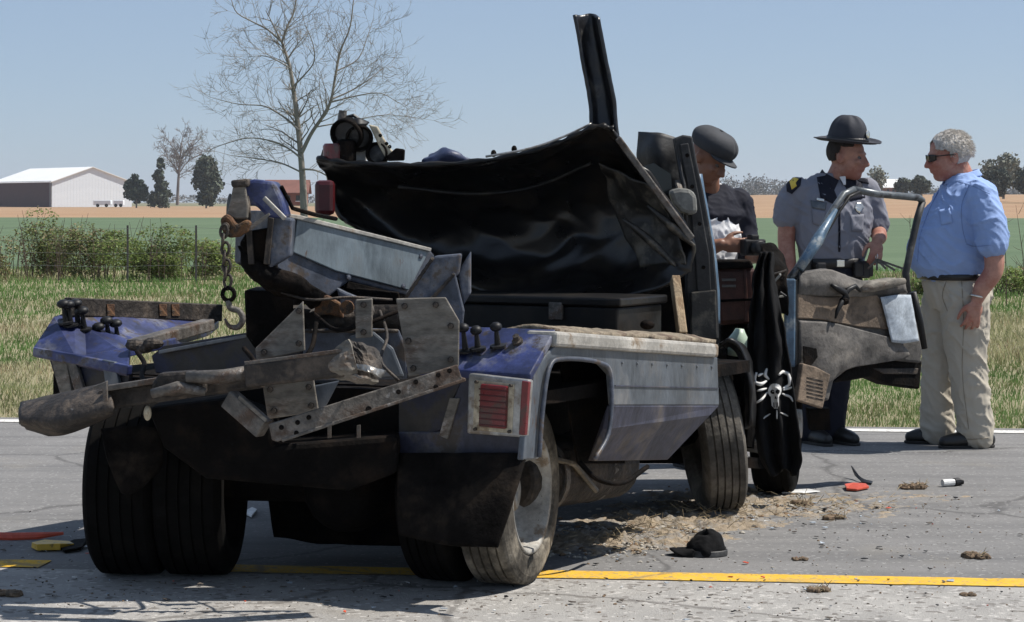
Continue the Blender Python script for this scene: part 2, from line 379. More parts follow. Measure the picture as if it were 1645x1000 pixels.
def vz(p):                                             # a shallow ditch beyond the edge line
    b = p.dot(RN); d = b - B_EDGE
    return -.02 - .05 * math.exp(-((d - 9) / 4) ** 2) + .03 * noise.noise(Vector((p.x * .5, p.y * .5, 0)))
VERGE_END = 46
quad_sheet('verge', -60, 60, B_EDGE, VERGE_END, 0, m_soil, 60, 40, vz)
def hz_(p):
    t = max(0, min(1, (p.y - 230) / 420)); t = t * t * (3 - 2 * t)
    r = max(0, min(1, (p.x + 10) / 90)); r = r * r * (3 - 2 * r)
    return -.05 + 3.6 * t * r
quad_sheet('crop_field', -220, 220, VERGE_END, 205, 0, m_green, 20, 20, hz_)
quad_sheet('tilled_field', -500, 500, 205, 760, 0, m_brownf, 60, 40, hz_)
quad_sheet('far_ground', -5000, 5000, 760, 9000, -.05, m_far, 1, 1)
quad_sheet('ground', -400, 400, -60, B_NEAR - 9, -.05, m_soil)

# ------------------------------------------------------------------ verge grass (stuff)
m_g1 = M('fresh grass', (.18, .205, .085), .7, 0, .35, .8, bump=0, trans=.35, spec=.2)
m_g2 = M('dry grass', (.37, .365, .20), .8, 0, .25, .8, bump=0, trans=.3, spec=.15)
m_g3 = M('bright grass', (.12, .22, .06), .7, 0, .3, .8, bump=0, trans=.35, spec=.2)
m_g4 = M('dead stalks', (.3, .23, .14), .85, 0, .3, 2, bump=0, spec=.1)
def blades(name, n, dist, hgt, width, mats, pick, label, bend=.35):
    a, b = dist(n); z0 = np.array([vz(RD * x + RN * y) if y < VERGE_END else 0 for x, y in zip(a, b)])
    base = np.outer(a, np.array(RD)) + np.outer(b, np.array(RN)); base[:, 2] = z0 - .01
    h = hgt(a, b) * rng.uniform(.5, 1.25, n); wd = width(b) * rng.uniform(.7, 1.3, n)
    th = rng.uniform(0, 2 * np.pi, n); sd_ = np.stack([np.cos(th), np.sin(th), np.zeros(n)], 1)
    ln = rng.normal(0, bend, (n, 2)) * h[:, None]; lean = np.stack([ln[:, 0], ln[:, 1], np.zeros(n)], 1)
    up = np.zeros((n, 3)); up[:, 2] = h
    V = np.stack([base - sd_ * wd[:, None], base + sd_ * wd[:, None], base + up * .55 + lean * .35 + sd_ * wd[:, None] * .7,
                  base + up * .55 + lean * .35 - sd_ * wd[:, None] * .7, base + up + lean], 1)
    k = np.arange(n)[:, None] * 5
    F = np.concatenate([k + np.array([[0, 1, 2]]), k + np.array([[0, 2, 3]]), k + np.array([[3, 2, 4]])], 0)
    mi = pick(a, b); mi = np.concatenate([mi, mi, mi])
    return tag(bigmesh(name, V.reshape(-1, 3), F, mats, mi), label, kind='stuff')
def verge_dist(n):
    u = rng.random(n); b = B_EDGE + .05 + (VERGE_END - B_EDGE) * (np.exp(u * 2.2) - 1) / (np.exp(2.2) - 1)
    a = rng.uniform(-1, 1, n) * (b * .25 + .9) - b * .11
    return a, b
def fbm(a, b, s, o=0):
    return np.array([noise.noise(Vector((x * s + o, y * s * .6, o))) + .5 * noise.noise(Vector((x * s * 2.7, y * s * 1.6 + o, o))) for x, y in zip(a, b)])
def verge_pick(a, b):
    x = a + .11 * b; f = fbm(a, b, .5) + rng.normal(0, .25, len(a))
    right = x > 0.0
    green = np.where(right, .26 + .2 * np.exp(-((b - 17) / 4) ** 2) + .5 * (b > 29) - .85 * np.exp(-((b - 24.5) / 3.2) ** 2),
                     .12 - .1 * np.exp(-((b - 18) / 3) ** 2) + .75 * np.exp(-((b - 35) / 3.5) ** 2) + .15 * (b > 40))
    s = f + green
    return np.where(s > .42, 2, np.where(s > .02, 0, np.where(f + rng.normal(0, .4, len(a)) < -.75, 3, 1)))
blades('verge_grass', 150000, verge_dist, lambda a, b: .05 + .0028 * (b - 14) + .05 * (np.abs(b - 24) < 4) * (a + .11 * b > 1), lambda b: .0028 + .00022 * (b - 14), [m_g1, m_g2, m_g3, m_g4], verge_pick,
       'pale green and straw coloured grass on the road verge')

# ------------------------------------------------------------------ bushes along the fence row
m_leafA = M('bramble leaf', (.18, .21, .085), .55, 0, .35, 1.2, bump=0, trans=.45, spec=.3)
m_leafB = M('bright bush leaf', (.22, .29, .09), .5, 0, .3, 1.2, bump=0, trans=.5, spec=.3)
m_leafC = M('dry bramble leaf', (.27, .22, .13), .8, 0, .3, 1.2, bump=0, spec=.1, trans=.2)
m_stem = M('bramble stem', (.11, .075, .055), .85, 0, .25, 5, bump=0)
def leaf_cloud(C, Rr, n, size, shell=.55, lobes=9, zmin=.0, flat=.6):
    """leaf quads spread over lumpy sub-clumps of an ellipsoid"""
    C = np.array(C); Rr = np.array(Rr); u = rng.normal(size=(lobes, 3)); u /= np.linalg.norm(u, axis=1)[:, None]
    ctr = u * rng.uniform(.35, .8, (lobes, 1)) * Rr; sz = rng.uniform(.28, .55, lobes)
    k = rng.integers(0, lobes, n); d = rng.normal(size=(n, 3)); d /= np.linalg.norm(d, axis=1)[:, None]
    r = rng.uniform(shell, 1.05, n) ** .7
    p = C + ctr[k] + d * (r * sz[k])[:, None] * Rr
    p = p[p[:, 2] > zmin]; n = len(p)
    a = rng.normal(size=(n, 3)) * (1, 1, .45); a /= np.linalg.norm(a, axis=1)[:, None]; b = np.cross(a, rng.normal(size=(n, 3)) * (.6, .6, 1)); b /= np.linalg.norm(b, axis=1)[:, None]
    s = (size * rng.uniform(.55, 1.35, n))[:, None]
    V = np.stack([p - a * s * .5, p + b * s * .5 * flat, p + a * s * .5, p - b * s * .5 * flat], 1).reshape(-1, 3)
    return V, np.arange(n * 4).reshape(-1, 4)
def bush(px, py_base, Y, rx, rz, mats, probs, label, n, leaf=.055):
    base = P(px, 325, Y); base.z = 0.0
    t = thing('bush', base, label, 'bush', 'bushes along the fence row')
    V, F = leaf_cloud((base.x, base.y, rz * .55), (rx, rx * .55, rz * .62), n, leaf, lobes=14, zmin=.0)
    bigmesh('foliage', V, F, mats, rng.choice(len(mats), len(F), p=probs), parent=t)
    gs = []
    for i in range(22):
        x = base.x + random.uniform(-1, 1) * rx; y = base.y + random.uniform(-.4, .2) * rx
        h = rz * random.uniform(.6, 1.25); dx = random.uniform(-.3, .3)
        gs.append(g_tube([(x, y, 0), (x + dx * .4, y, h * .55), (x + dx, y + .05, h)], [.009, .007, .003], 4))
    v, f = join(*gs); obj('stems', v, f, m_stem, t)
for px, Y, rx, rz, pr, nn, lab in [
    (-30, 41, .95, .85, (.5, .08, .42), 5200, 'brownish bramble bush at the far left edge of the verge'),
    (70, 42, .8, 1.02, (.62, .18, .2), 5200, 'tall mixed green and brown bramble bush below the barn'),
    (140, 41, .75, .9, (.55, .15, .3), 5000, 'ragged olive bramble bush left of the bright green bush'),
    (232, 40, 1.0, .92, (.35, .6, .05), 9000, 'dense bright green rounded bush in the fence row'),
    (330, 41, .75, .62, (.4, .45, .15), 4200, 'low sprawling green bush right of the bright bush')]:
    bush(px, 455, Y, rx, rz, [m_leafA, m_leafB, m_leafC], pr, lab, nn)
for px, Y, rx, rz, lab in [(1500, 33, .55, .42, 'low bright green weed clump behind the man in blue'), (1640, 34, .5, .4, 'low bright green weed clump at the right edge of the verge')]:
    bush(px, 480, Y, rx, rz, [m_leafA, m_leafB, m_leafC], (.3, .6, .1), lab, 1800, .05)
# leafless saplings and weed stalks
def stalks(px, Y, n, h, spread, label, name='bare_sapling'):
    base = P(px, 325, Y); base.z = 0; gs = []
    for i in range(n):
        x, y = base.x + random.uniform(-spread, spread), base.y + random.uniform(-.3, .3); hh = h * random.uniform(.6, 1.1); dx = random.uniform(-.2, .2) * hh
        top = Vector((x + dx, y, hh)); gs.append(g_tube([(x, y, 0), (x + dx * .3, y, hh * .5), top], [.008, .006, .002], 4))
        for k in range(7):
            f_ = random.uniform(.3, .95); s0 = Vector((x + dx * f_ * .8, y, hh * f_)); e = s0 + Vector((random.uniform(-.2, .2), random.uniform(-.1, .1), random.uniform(.05, .22))) * h * .8
            gs.append(g_tube([s0, (s0 + e) / 2 + Vector((0, 0, -.01)), e], [.004, .003, .0015], 3))
    v, f = join(*gs); return tag(obj(name, v, f, m_stem), label, 'sapling', 'leafless saplings in the verge')
stalks(1615, 30, 7, 1.25, .5, 'thin leafless sapling right of the man in blue')
stalks(1500, 36, 5, 1.3, .4, 'thin leafless twigs between the door and the man in blue')
stalks(1210, 38, 6, .9, .6, 'thin leafless twigs behind the brown seat')
stalks(300, 39, 9, 1.0, .8, 'thin leafless twigs sprouting behind the bright green bush')
stalks(40, 39, 9, 1.0, .8, 'thin leafless twigs among the brambles at the far left')

# wire fence in front of the bushes
m_wire = M('galvanised wire', (.3, .29, .28), .5, .6, .1, 3, bump=0); m_post = M('steel fence post', (.12, .11, .1), .7, .3, .2, 5, bump=0)
fl = P(205, 325, 37.5); fl.z = 0
fence = thing('wire_fence', fl, 'thin wire stock fence with steel posts in front of the bushes', 'fence')
for a in (-5.4, 1.0, 4.4, 7.8):
    pass
for px in (-20, 205, 315, 430):
    p = P(px, 325, 38.6); p.z = 0
    v, f = join(g_box((p.x, p.y, .5), (.035, .006, 1.0)), g_box((p.x, p.y + .02, .5), (.006, .035, 1.0))); obj('fence_post', v, f, m_post, fence)
for z in (.3, .52, .74, .95):
    pts = []
    for px in range(-40, 470, 15):
        p = P(px, 325, 38.55); pts.append((p.x, p.y, z + .012 * math.sin(px * .028)))
    v, f = g_tube(pts, .0035, 4); obj('wire', v, f, m_wire, fence)

# ------------------------------------------------------------------ bare trees
m_bark = M('grey bark', (.25, .22, .185), .9, 0, .25, 3, bump=.3, bscale=12)
m_bark2 = M('hazy bark', (.2, .185, .175), .9, 0, .2, 1, bump=0)
class TreeMesh:
    def __init__(s): s.V = []; s.F = []
    def tube(s, pts, rad, seg): 
        v, f = g_tube(pts, rad, seg, caps=False); k = len(s.V); s.V += [tuple(x) for x in v]; s.F += [tuple(i + k for i in q) for q in f]
def grow(T, p, d, length, r, depth, rnd, kids=(3, 5), droop=.0, minr=.006, up=.12):
    n = 4; pts = [p]; rad = [r]; cur = p.copy(); dd = d.copy()
    for i in range(n):
        dd = (dd + Vector((rnd.uniform(-.22, .22), rnd.uniform(-.22, .22), rnd.uniform(-.14, .14) + up * .5 - droop))).normalized()
        cur = cur + dd * (length / n); pts.append(cur.copy()); rad.append(max(minr * .6, r * (1 - .72 * (i + 1) / n)))
    T.tube(pts, rad, 5 if r > .04 else 3)
    if depth <= 0: return
    for k in range(rnd.randint(*kids)):
        f = rnd.uniform(.25, 1.0); i = min(int(f * n), n - 1); q = pts[i].lerp(pts[i + 1], f * n - i)
        a = (pts[i + 1] - pts[i]).normalized(); o = a.orthogonal().normalized(); o.rotate(Quaternion(a, rnd.uniform(0, 2 * math.pi)))
        nd = (a * rnd.uniform(.55, .95) + o * rnd.uniform(.45, .95)).normalized()
        grow(T, q, nd, length * rnd.uniform(.42, .68), max(minr, r * rnd.uniform(.38, .55)), depth - 1, rnd, kids, droop, minr, up)
def limb_tree(name, Y, limbs, label, depthj=.6, seed=3, mat=None, minr=.006, twig=(1.15, 2), group=None, kidsN=9):
    rnd = random.Random(seed); b = P(limbs[0][0][0][0], 325, Y); b.z = 0
    t = thing(name, b, label, 'tree', group); T = TreeMesh(); TT = TreeMesh()
    for j, (pl, r0, r1) in enumerate(limbs):
        ys = rnd.uniform(-depthj, depthj); pts = []
        for i, (x, y) in enumerate(pl):
            pts.append(P(x, y, Y + ys * i / max(1, len(pl) - 1) * 1.4))
        C = [Vector(c) for c in catmull([tuple(p) for p in pts], len(pts) * 4)]; n = len(C)
        rad = [r0 + (r1 - r0) * i / (n - 1) for i in range(n)]
        (T if j == 0 else TT).tube(C, rad, 8)
        k0 = int(n * (.45 if j == 0 else .15))
        ln = sum((C[i + 1] - C[i]).length for i in range(n - 1))
        for k in range(int(kidsN * max(1, ln / 2.2))):
            i = rnd.randint(k0, n - 2); a = (C[i + 1] - C[i]).normalized(); o = a.orthogonal().normalized(); o.rotate(Quaternion(a, rnd.uniform(0, 6.28)))
            nd = (a * rnd.uniform(.4, .9) + o * rnd.uniform(.5, 1)).normalized()
            grow(TT, C[i], nd, twig[0] * rnd.uniform(.6, 1.2) * (1.2 - .5 * i / n), max(minr, rad[i] * .4), twig[1], rnd, (2, 4), .02, minr)
        grow(TT, C[-1], (C[-1] - C[-2]).normalized(), twig[0] * .9, r1, twig[1], rnd, (3, 4), 0, minr)
    obj('trunk', T.V, T.F, mat or m_bark, t, smooth=True); obj('crown', TT.V, TT.F, mat or m_bark, t, smooth=True)
    return t
YT = 62
limb_tree('bare_tree', YT, [
    ([(490, 395), (488, 330), (486, 285), (481, 225), (474, 165), (466, 110), (453, 68)], 0.117, 0.035),
    ([(453, 68), (462, 42), (472, 20), (478, -15)], 0.038, 0.015),
    ([(453, 68), (430, 48), (405, 35), (380, 20), (370, -5)], 0.029, 0.010),
    ([(485, 245), (500, 215), (520, 185), (532, 160), (540, 115), (548, 80), (562, 45), (568, 0)], 0.058, 0.015),
    ([(532, 160), (560, 148), (590, 130), (615, 110)], 0.026, 0.009),
    ([(470, 140), (488, 122), (504, 100), (503, 72), (490, 40)], 0.026, 0.009),
    ([(480, 210), (465, 195), (440, 178), (420, 170), (385, 168), (350, 160)], 0.032, 0.009),
    ([(484, 255), (465, 240), (440, 228), (400, 222), (360, 232), (340, 240)], 0.029, 0.008),
    ([(486, 278), (450, 262), (410, 255), (370, 250)], 0.026, 0.008),
    ([(486, 272), (510, 275), (535, 290), (555, 310)], 0.029, 0.010),
    ([(530, 165), (570, 155), (610, 150), (640, 165)], 0.023, 0.008),
    ([(505, 205), (560, 195), (620, 185), (670, 190)], 0.020, 0.006),
    ([(466, 110), (440, 95), (420, 90), (395, 92)], 0.020, 0.006),
    ([(540, 115), (575, 95), (590, 60), (600, 30)], 0.020, 0.006),
], 'tall leafless grey tree rising behind the wrecked truck', seed=5, minr=.0055, twig=(1.1, 2), kidsN=15)
limb_tree('bare_tree', 560, [
    ([(285, 330), (286, 300), (288, 270), (290, 248)], .42, .22),
    ([(290, 262), (282, 245), (272, 228)], .2, .1), ([(290, 250), (292, 230), (294, 218)], .2, .1),
    ([(290, 258), (302, 240), (315, 230)], .2, .1), ([(288, 278), (300, 262), (318, 250)], .18, .08), ([(288, 280), (276, 262), (265, 250)], .18, .08)],
    'small leafless pale tree between the two evergreens beside the barn', depthj=3, seed=9, mat=m_bark2, minr=.055, twig=(3.6, 2), kidsN=5)

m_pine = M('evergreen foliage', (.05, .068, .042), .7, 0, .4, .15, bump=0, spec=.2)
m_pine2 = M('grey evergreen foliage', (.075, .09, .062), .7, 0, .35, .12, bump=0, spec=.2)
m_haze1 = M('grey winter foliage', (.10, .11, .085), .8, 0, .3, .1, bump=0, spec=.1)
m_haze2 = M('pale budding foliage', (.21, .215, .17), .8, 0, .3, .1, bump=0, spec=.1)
def leafy_tree(name, px, ytop, ybase, Y, wpx, mat, label, group, n=1500, shape='round', leaf=.5, trunk=.25, gap=1.0):
    k = Y / FPX; b = P(px, ybase, Y); h = (ybase - ytop) * k; wdt = wpx * k / 2
    t = thing(name, b, label, 'tree', group)
    v, f = g_tube([b, b + Vector((.1, 0, h * .45)), b + Vector((0, .1, h * .85))], [trunk, trunk * .7, trunk * .25], 6); obj('trunk', v, f, m_bark, t)
    def cloud(c, r3, lobes, n_, fill):
        c = np.array(c); r3 = np.array(r3); u = rng.normal(size=(lobes, 3)); u /= np.linalg.norm(u, axis=1)[:, None]
        ctr = c + u * (rng.uniform(.15, 1, (lobes, 1)) ** .5) * r3 * .72; sz = rng.uniform(.22, .42, lobes) * fill
        k_ = rng.integers(0, lobes, n_); d = rng.normal(size=(n_, 3)); d /= np.linalg.norm(d, axis=1)[:, None]
        p = ctr[k_] + d * (rng.uniform(.3, 1.05, n_) * sz[k_])[:, None] * r3.mean()
        a_ = rng.normal(size=(n_, 3)); a_ /= np.linalg.norm(a_, axis=1)[:, None]; b_ = np.cross(a_, rng.normal(size=(n_, 3))); b_ /= np.linalg.norm(b_, axis=1)[:, None]
        s_ = (leaf * rng.uniform(.5, 1.3, n_))[:, None]
        return np.stack([p - a_ * s_ * .5, p + b_ * s_ * .35, p + a_ * s_ * .5, p - b_ * s_ * .35], 1).reshape(-1, 3)
    if shape == 'cone':
        L_ = 9; V = np.concatenate([cloud((b.x, b.y, b.z + h * (.12 + .8 * i / (L_ - 1))), (wdt * (1.02 - .8 * i / (L_ - 1)), wdt * (1.02 - .8 * i / (L_ - 1)), h * .1), 9, int(n * 1.4 / L_ * (1.3 - .9 * i / L_)), 1.3) for i in range(L_)])
    else: V = cloud((b.x, b.y, b.z + h * .55), (wdt, wdt, h * .46), 30, n * 2, gap)
    bigmesh('crown', V, np.arange(len(V)).reshape(-1, 4), [mat], parent=t)
GE = 'evergreens beside the barn'
leafy_tree('evergreen_tree', 219, 279, 338, 560, 48, m_pine, 'short dark cedar right beside the white barn', GE, 2600, 'round', .8)
leafy_tree('evergreen_tree', 257, 253, 336, 540, 50, m_pine2, 'narrow upright evergreen left of the pale leafless tree', GE, 2600, 'cone', .8)
leafy_tree('evergreen_tree', 331, 250, 346, 520, 62, m_pine2, 'broad round evergreen right of the pale leafless tree', GE, 3600, 'round', .8)
GR = 'trees along the far field on the right'
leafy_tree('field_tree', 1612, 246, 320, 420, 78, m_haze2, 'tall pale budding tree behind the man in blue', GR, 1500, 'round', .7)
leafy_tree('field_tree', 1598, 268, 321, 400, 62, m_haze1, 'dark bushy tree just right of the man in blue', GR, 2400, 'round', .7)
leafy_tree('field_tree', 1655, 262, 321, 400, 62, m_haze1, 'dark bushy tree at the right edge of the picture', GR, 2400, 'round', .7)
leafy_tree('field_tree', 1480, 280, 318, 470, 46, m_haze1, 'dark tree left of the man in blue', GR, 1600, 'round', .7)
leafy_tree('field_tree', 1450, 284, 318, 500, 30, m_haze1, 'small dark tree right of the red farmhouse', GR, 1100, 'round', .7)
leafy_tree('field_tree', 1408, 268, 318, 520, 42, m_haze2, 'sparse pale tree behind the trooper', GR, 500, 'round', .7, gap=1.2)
# hazy woods on the horizon
Vs = []
for i in range(70):
    px = 1165 + i * 7 + random.uniform(-4, 4); Y = random.uniform(1150, 1350); hpx = (30 + 16 * noise.noise(Vector((i * .17, 2, 0))) + random.uniform(-4, 8)) * (1 if px < 1330 else .62)
    c = P(px, 322 - hpx * .5, Y); V, F = leaf_cloud(tuple(c), (7, 7, hpx * Y / FPX * .62), 330, 1.3, lobes=9); Vs.append(V)
for i in range(60):
    px = -60 + i * 11 + random.uniform(-4, 4); Y = random.uniform(1150, 1350); hpx = 10 + random.uniform(-3, 5)
    c = P(px, 326 - hpx * .5, Y); V, F = leaf_cloud(tuple(c), (6, 6, hpx * Y / FPX * .62), 80, 1.4, lobes=6); Vs.append(V)
V = np.concatenate(Vs)
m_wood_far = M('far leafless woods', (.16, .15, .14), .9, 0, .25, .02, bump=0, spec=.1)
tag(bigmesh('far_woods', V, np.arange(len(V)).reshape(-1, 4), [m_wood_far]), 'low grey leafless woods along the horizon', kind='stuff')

# ------------------------------------------------------------------ barn
m_bwhite = M('white barn cladding', (.74, .79, .83), .6, 0, .05, .3, bump=0); m_broof = M('white metal roof', (.80, .80, .78), .45, 0, .04, .2, bump=0)
m_bmar = M('maroon barn cladding', (.05, .018, .02), .7, 0, .15, .3, bump=0)
YB = 630; kb = YB / FPX; ang = math.radians(35)
c0 = P(83, 333, YB); gx = Vector((math.cos(ang), math.sin(ang), 0)); sx_ = Vector((-math.sin(ang), math.cos(ang), 0)); gw, gl = 24.6, 44.0
barn = thing('barn', c0, 'white metal barn with maroon long wall across the field', 'barn')
he, hr = 42 * kb, 64 * kb; U = Vector((0, 0, 1))
def bp_(a, b, z): return c0 + gx * a + sx_ * b + U * z
nrib = 26
for i in range(nrib):                                       # vertical cladding sheets of the gable wall
    a0, a1 = gw * i / nrib, gw * (i + 1) / nrib - .02
    zt = lambda a: he + (hr - he) * (1 - abs(a / gw - .5) * 2)
    q = [bp_(a0, -.004 * (i % 2), 0), bp_(a1, -.004 * (i % 2), 0), bp_(a1, -.004 * (i % 2), zt(a1)), bp_(a0, -.004 * (i % 2), zt(a0))]
    obj('wall_panel', q + [p + sx_ * .1 for p in q], [(0, 1, 2, 3), (7, 6, 5, 4), (0, 4, 5, 1), (1, 5, 6, 2), (2, 6, 7, 3), (3, 7, 4, 0)], m_bwhite, barn)
v, f = g_box(bp_(0, gl / 2 + .1, he / 2), (gl - .3, .15, he), (sx_, gx, U)); obj('long_wall', v, f, m_bmar, barn)
v, f = g_box(bp_(gw, gl / 2 + .1, he / 2), (gl - .3, .15, he), (sx_, gx, U)); obj('long_wall', v, f, m_bmar, barn)
v, f = g_box(bp_(-.05, .55, he / 2), (1.1, .3, he), (sx_, gx, U)); obj('corner_trim', v, f, M('grey corner trim', (.16, .16, .17), .6), barn)
for s_ in (0, 1):
    e = -.5 if s_ == 0 else gw + .5
    q = [bp_(e, -.5, he - .25), bp_(gw / 2, -.5, hr + .25), bp_(gw / 2, gl + .5, hr + .25), bp_(e, gl + .5, he - .25)]
    obj('roof_slope', q + [p - U * .2 for p in q], [(0, 1, 2, 3), (7, 6, 5, 4), (0, 4, 5, 1), (1, 5, 6, 2), (2, 6, 7, 3), (3, 7, 4, 0)], m_broof, barn)
for px, wpx, lab in ((165, 28, 'long low white trailer parked against the barn gable'), (191, 16, 'short low white trailer at the right corner of the barn')):
    b0 = P(px, 333, 600); k = 600 / FPX; t = thing('trailer', b0, lab, 'trailer')
    v, f = g_box(b0 + U * 1.15, (wpx * k, 2.2, 1.3)); obj('trailer_body', v, f, m_bwhite, t, bevel=.1)
    for sx in (-.25, .25):
        v, f = g_lathe(b0 + Vector((sx * wpx * k, -1.1, .45)), (0, 1, 0), [(0, .05), (0, .45), (.25, .45), (.25, .05)], 14); obj('wheel', v, f, m_tyre, t)
# brick farmhouse seen under the boom, and the red one behind the trooper
def house(px, py, Y, wpx, hw, hroof, wallm, roofm, label, over=.5):
    k = Y / FPX; b0 = P(px, py, Y); t = thing('farmhouse', b0, label, 'house'); W_ = wpx * k; h1, h2 = hw * k, hroof * k; D = W_ * .7
    v, f = g_box(b0 + Vector((0, D / 2, h1 / 2)), (W_, D, h1)); obj('wall', v, f, wallm, t)
    for s_ in (0, 1):
        y0 = -over if s_ == 0 else D + over
        q = [b0 + Vector((-W_ / 2 - over, y0, h1 - .1)), b0 + Vector((W_ / 2 + over, y0, h1 - .1)), b0 + Vector((W_ / 2 + over, D / 2, h1 + h2)), b0 + Vector((-W_ / 2 - over, D / 2, h1 + h2))]
        obj('roof', q + [p - U * .15 for p in q], [(0, 1, 2, 3), (7, 6, 5, 4), (0, 4, 5, 1), (1, 5, 6, 2), (2, 6, 7, 3), (3, 7, 4, 0)], roofm, t)
    for i, xx in enumerate((-.3, .05, .3)):
        v, f = g_box(b0 + Vector((xx * W_, -.04, h1 * .55)), (W_ * .1, .08, h1 * .4)); wnd = obj('window', v, f, m_glass, t)
        v, f = g_box(b0 + Vector((xx * W_, -.06, h1 * .33)), (W_ * .13, .14, h1 * .05)); obj('sill', v, f, m_bwhite, wnd)
    for s_ in (-1, 1):
        q = [b0 + Vector((s_ * W_ / 2, 0, h1)), b0 + Vector((s_ * W_ / 2, D, h1)), b0 + Vector((s_ * W_ / 2, D / 2, h1 + h2 - .1))]
        obj('gable', q + [p + Vector((-s_ * .1, 0, 0)) for p in q], [(0, 1, 2), (5, 4, 3), (0, 3, 4, 1), (1, 4, 5, 2), (2, 5, 3, 0)], wallm, t)
    return t
m_brick = M('red brick', (.2, .085, .06), .9, 0, .2, 1, bump=0); m_shing = M('brown red shingles', (.19, .085, .065), .9, 0, .2, .5, bump=0)
house(460, 331, 330, 62, 22, 20, m_brick, m_shing, 'low brick farmhouse with brown red roof seen above the boom')
house(1425, 316, 620, 34, 15, 13, m_brick, m_broof, 'small red farmhouse with white roof behind the trooper')

# ================================================================== THE WRECKED TOW TRUCK
TH = math.radians(30)
FW, RT = Vector((math.sin(TH), math.cos(TH), 0)), Vector((math.cos(TH), -math.sin(TH), 0))
A0 = Vector((.0592, 7.75, 0))                          # rear right corner of the wrecker body, on the ground
def TP(s, u, z): return A0 + FW * s + RT * u + Vector((0, 0, z))
def RP(s): return (FW, FW.dot(A0 + FW * s))            # plane parallel to the rear
def SP(u): return (RT, RT.dot(A0 + RT * u))            # plane parallel to the side
TAX = (FW, -RT, Vector((0, 0, 1)))
truck = thing('tow_truck', TP(.9, -1.1, 0), 'wrecked blue and black tow truck, crushed cab and bent boom, standing on the centre line', 'tow truck')
Z = Vector((0, 0, 1))

# ---- frame, deck, axle
for u in (-.72, -1.52):
    v, f = g_beam(TP(.1, u, .6), TP(3.2, u, .48), .08, .16); obj('frame_rail', v, f, m_grime, truck)
v, f = g_box(TP(1.1, -1.13, .70), (1.9, 2.1, .05), (FW, RT, Z)); obj('deck', v, f, m_grime, truck)
v, f = g_beam(TP(.12, -.1, .62), TP(.12, -2.2, .62), .14, .2); obj('rear_crossmember', v, f, m_grime, truck)
v, f = g_beam(TP(2.0, -.3, .62), TP(2.0, -2.0, .62), .14, .2); obj('crossmember', v, f, m_grime, truck)
WR_OUT = Vector((.085, 8.2, 0)); yr = math.radians(19)
axr = Vector((math.cos(yr), -math.sin(yr), 0))
WL = P(270, 325, 8.45); WL.z = 0; yl = math.radians(3); axl = Vector((math.cos(yl), -math.sin(yl), 0))
TR = .335
v, f = g_tube([WL + Z * TR, WR_OUT + Z * TR - axr * .25], .055, 12); obj('axle', v, f, m_grime, truck, smooth=True)
mid = (WL + WR_OUT) / 2 + Z * TR
v, f = g_blob(mid, (.17, .2, .16)); obj('differential', v, f, m_grime, truck, smooth=True)

def tyre_profile(R_, w_):
    h = w_ / 2
    p = [(-h * .78, R_ * .64), (-h * .98, R_ * .72), (-h * 1.0, R_ * .8), (-h * .96, R_ * .9), (-h * .86, R_ * .965)]
    n = 5
    for i in range(n):                                    # ribs and circumferential grooves
        a0, a1 = -h * .82 + h * 1.64 * i / n, -h * .82 + h * 1.64 * (i + 1) / n
        crown = lambda x: R_ * (1 - .012 * (x / h) ** 2)
        p += [(a0 + .004, crown(a0)), (a1 - .004, crown(a1))]
        if i < n - 1: p += [(a1 - .003, crown(a1) - .010), (a1 + .003, crown(a1) - .010)]
    p += [(h * .86, R_ * .965), (h * .96, R_ * .9), (h * 1.0, R_ * .8), (h * .98, R_ * .72), (h * .78, R_ * .64)]
    return p
def wheel(c, axis, R_=TR, w_=.2, mt=None, mr=None, dish=.12, lab=None):
    """axis points outward; dish = how deep the wheel disc lies behind the rim flange"""
    axis = Vector(axis).normalized(); e = bpy.data.objects.new('wheel', None); COL.objects.link(e); e.location = c; WLOC[e.name] = Vector(c)
    set_parent(e, truck)
    v, f = g_lathe(c, axis, tyre_profile(R_, w_) + [(w_ * .3, R_ * .6), (-w_ * .3, R_ * .6)], 56, closed=True); obj('tyre', v, f, mt or m_tyre, e, smooth=False)
    h = w_ / 2; ri = R_ * .655
    pr = [(h * .80, ri * 1.02), (h * .9, ri * 1.0), (h * .86, ri * .955), (h * .6, ri * .93), (h * .2, ri * .90), (h - dish, ri * .82), (h - dish - .012, ri * .66), (h - dish + .004, ri * .5), (h - dish - .004, ri * .34), (h - dish + .05, ri * .3), (h - dish + .055, ri * .001)]
    v, f = g_lathe(c, axis, pr, 40); rim = obj('rim', v, f, mr or m_rim, e, smooth=True, solid=.006)
    a = axis.orthogonal().normalized(); b = axis.cross(a); gs = []
    for k in range(8):
        t = 2 * math.pi * k / 8; q = Vector(c) + axis * (h - dish) + (a * math.cos(t) + b * math.sin(t)) * ri * .42
        gs.append(g_lathe(q, axis, [(0, .012), (.02, .011), (.022, .001)], 6))
    v, f = join(*gs); obj('lug_nuts', v, f, m_brown, e)
    gs = []
    for k in range(5):
        t = 2 * math.pi * (k + .3) / 5; q = Vector(c) + axis * (h - dish - .006) + (a * math.cos(t) + b * math.sin(t)) * ri * .67
        gs.append(g_lathe(q, axis, [(0, .022), (.012, .022), (.012, .001)], 12))
    v, f = join(*gs); obj('hand_holes', v, f, m_grime, e)
    return e
cR = WR_OUT - axr * .10 + Z * TR
wheel(cR, axr, mt=m_tyredust, dish=.13)
wheel(cR - axr * .235, axr)
wheel(WL + Z * TR - axl * .128, -axl, w_=.262); wheel(WL + Z * TR + axl * .128, -axl, w_=.262)
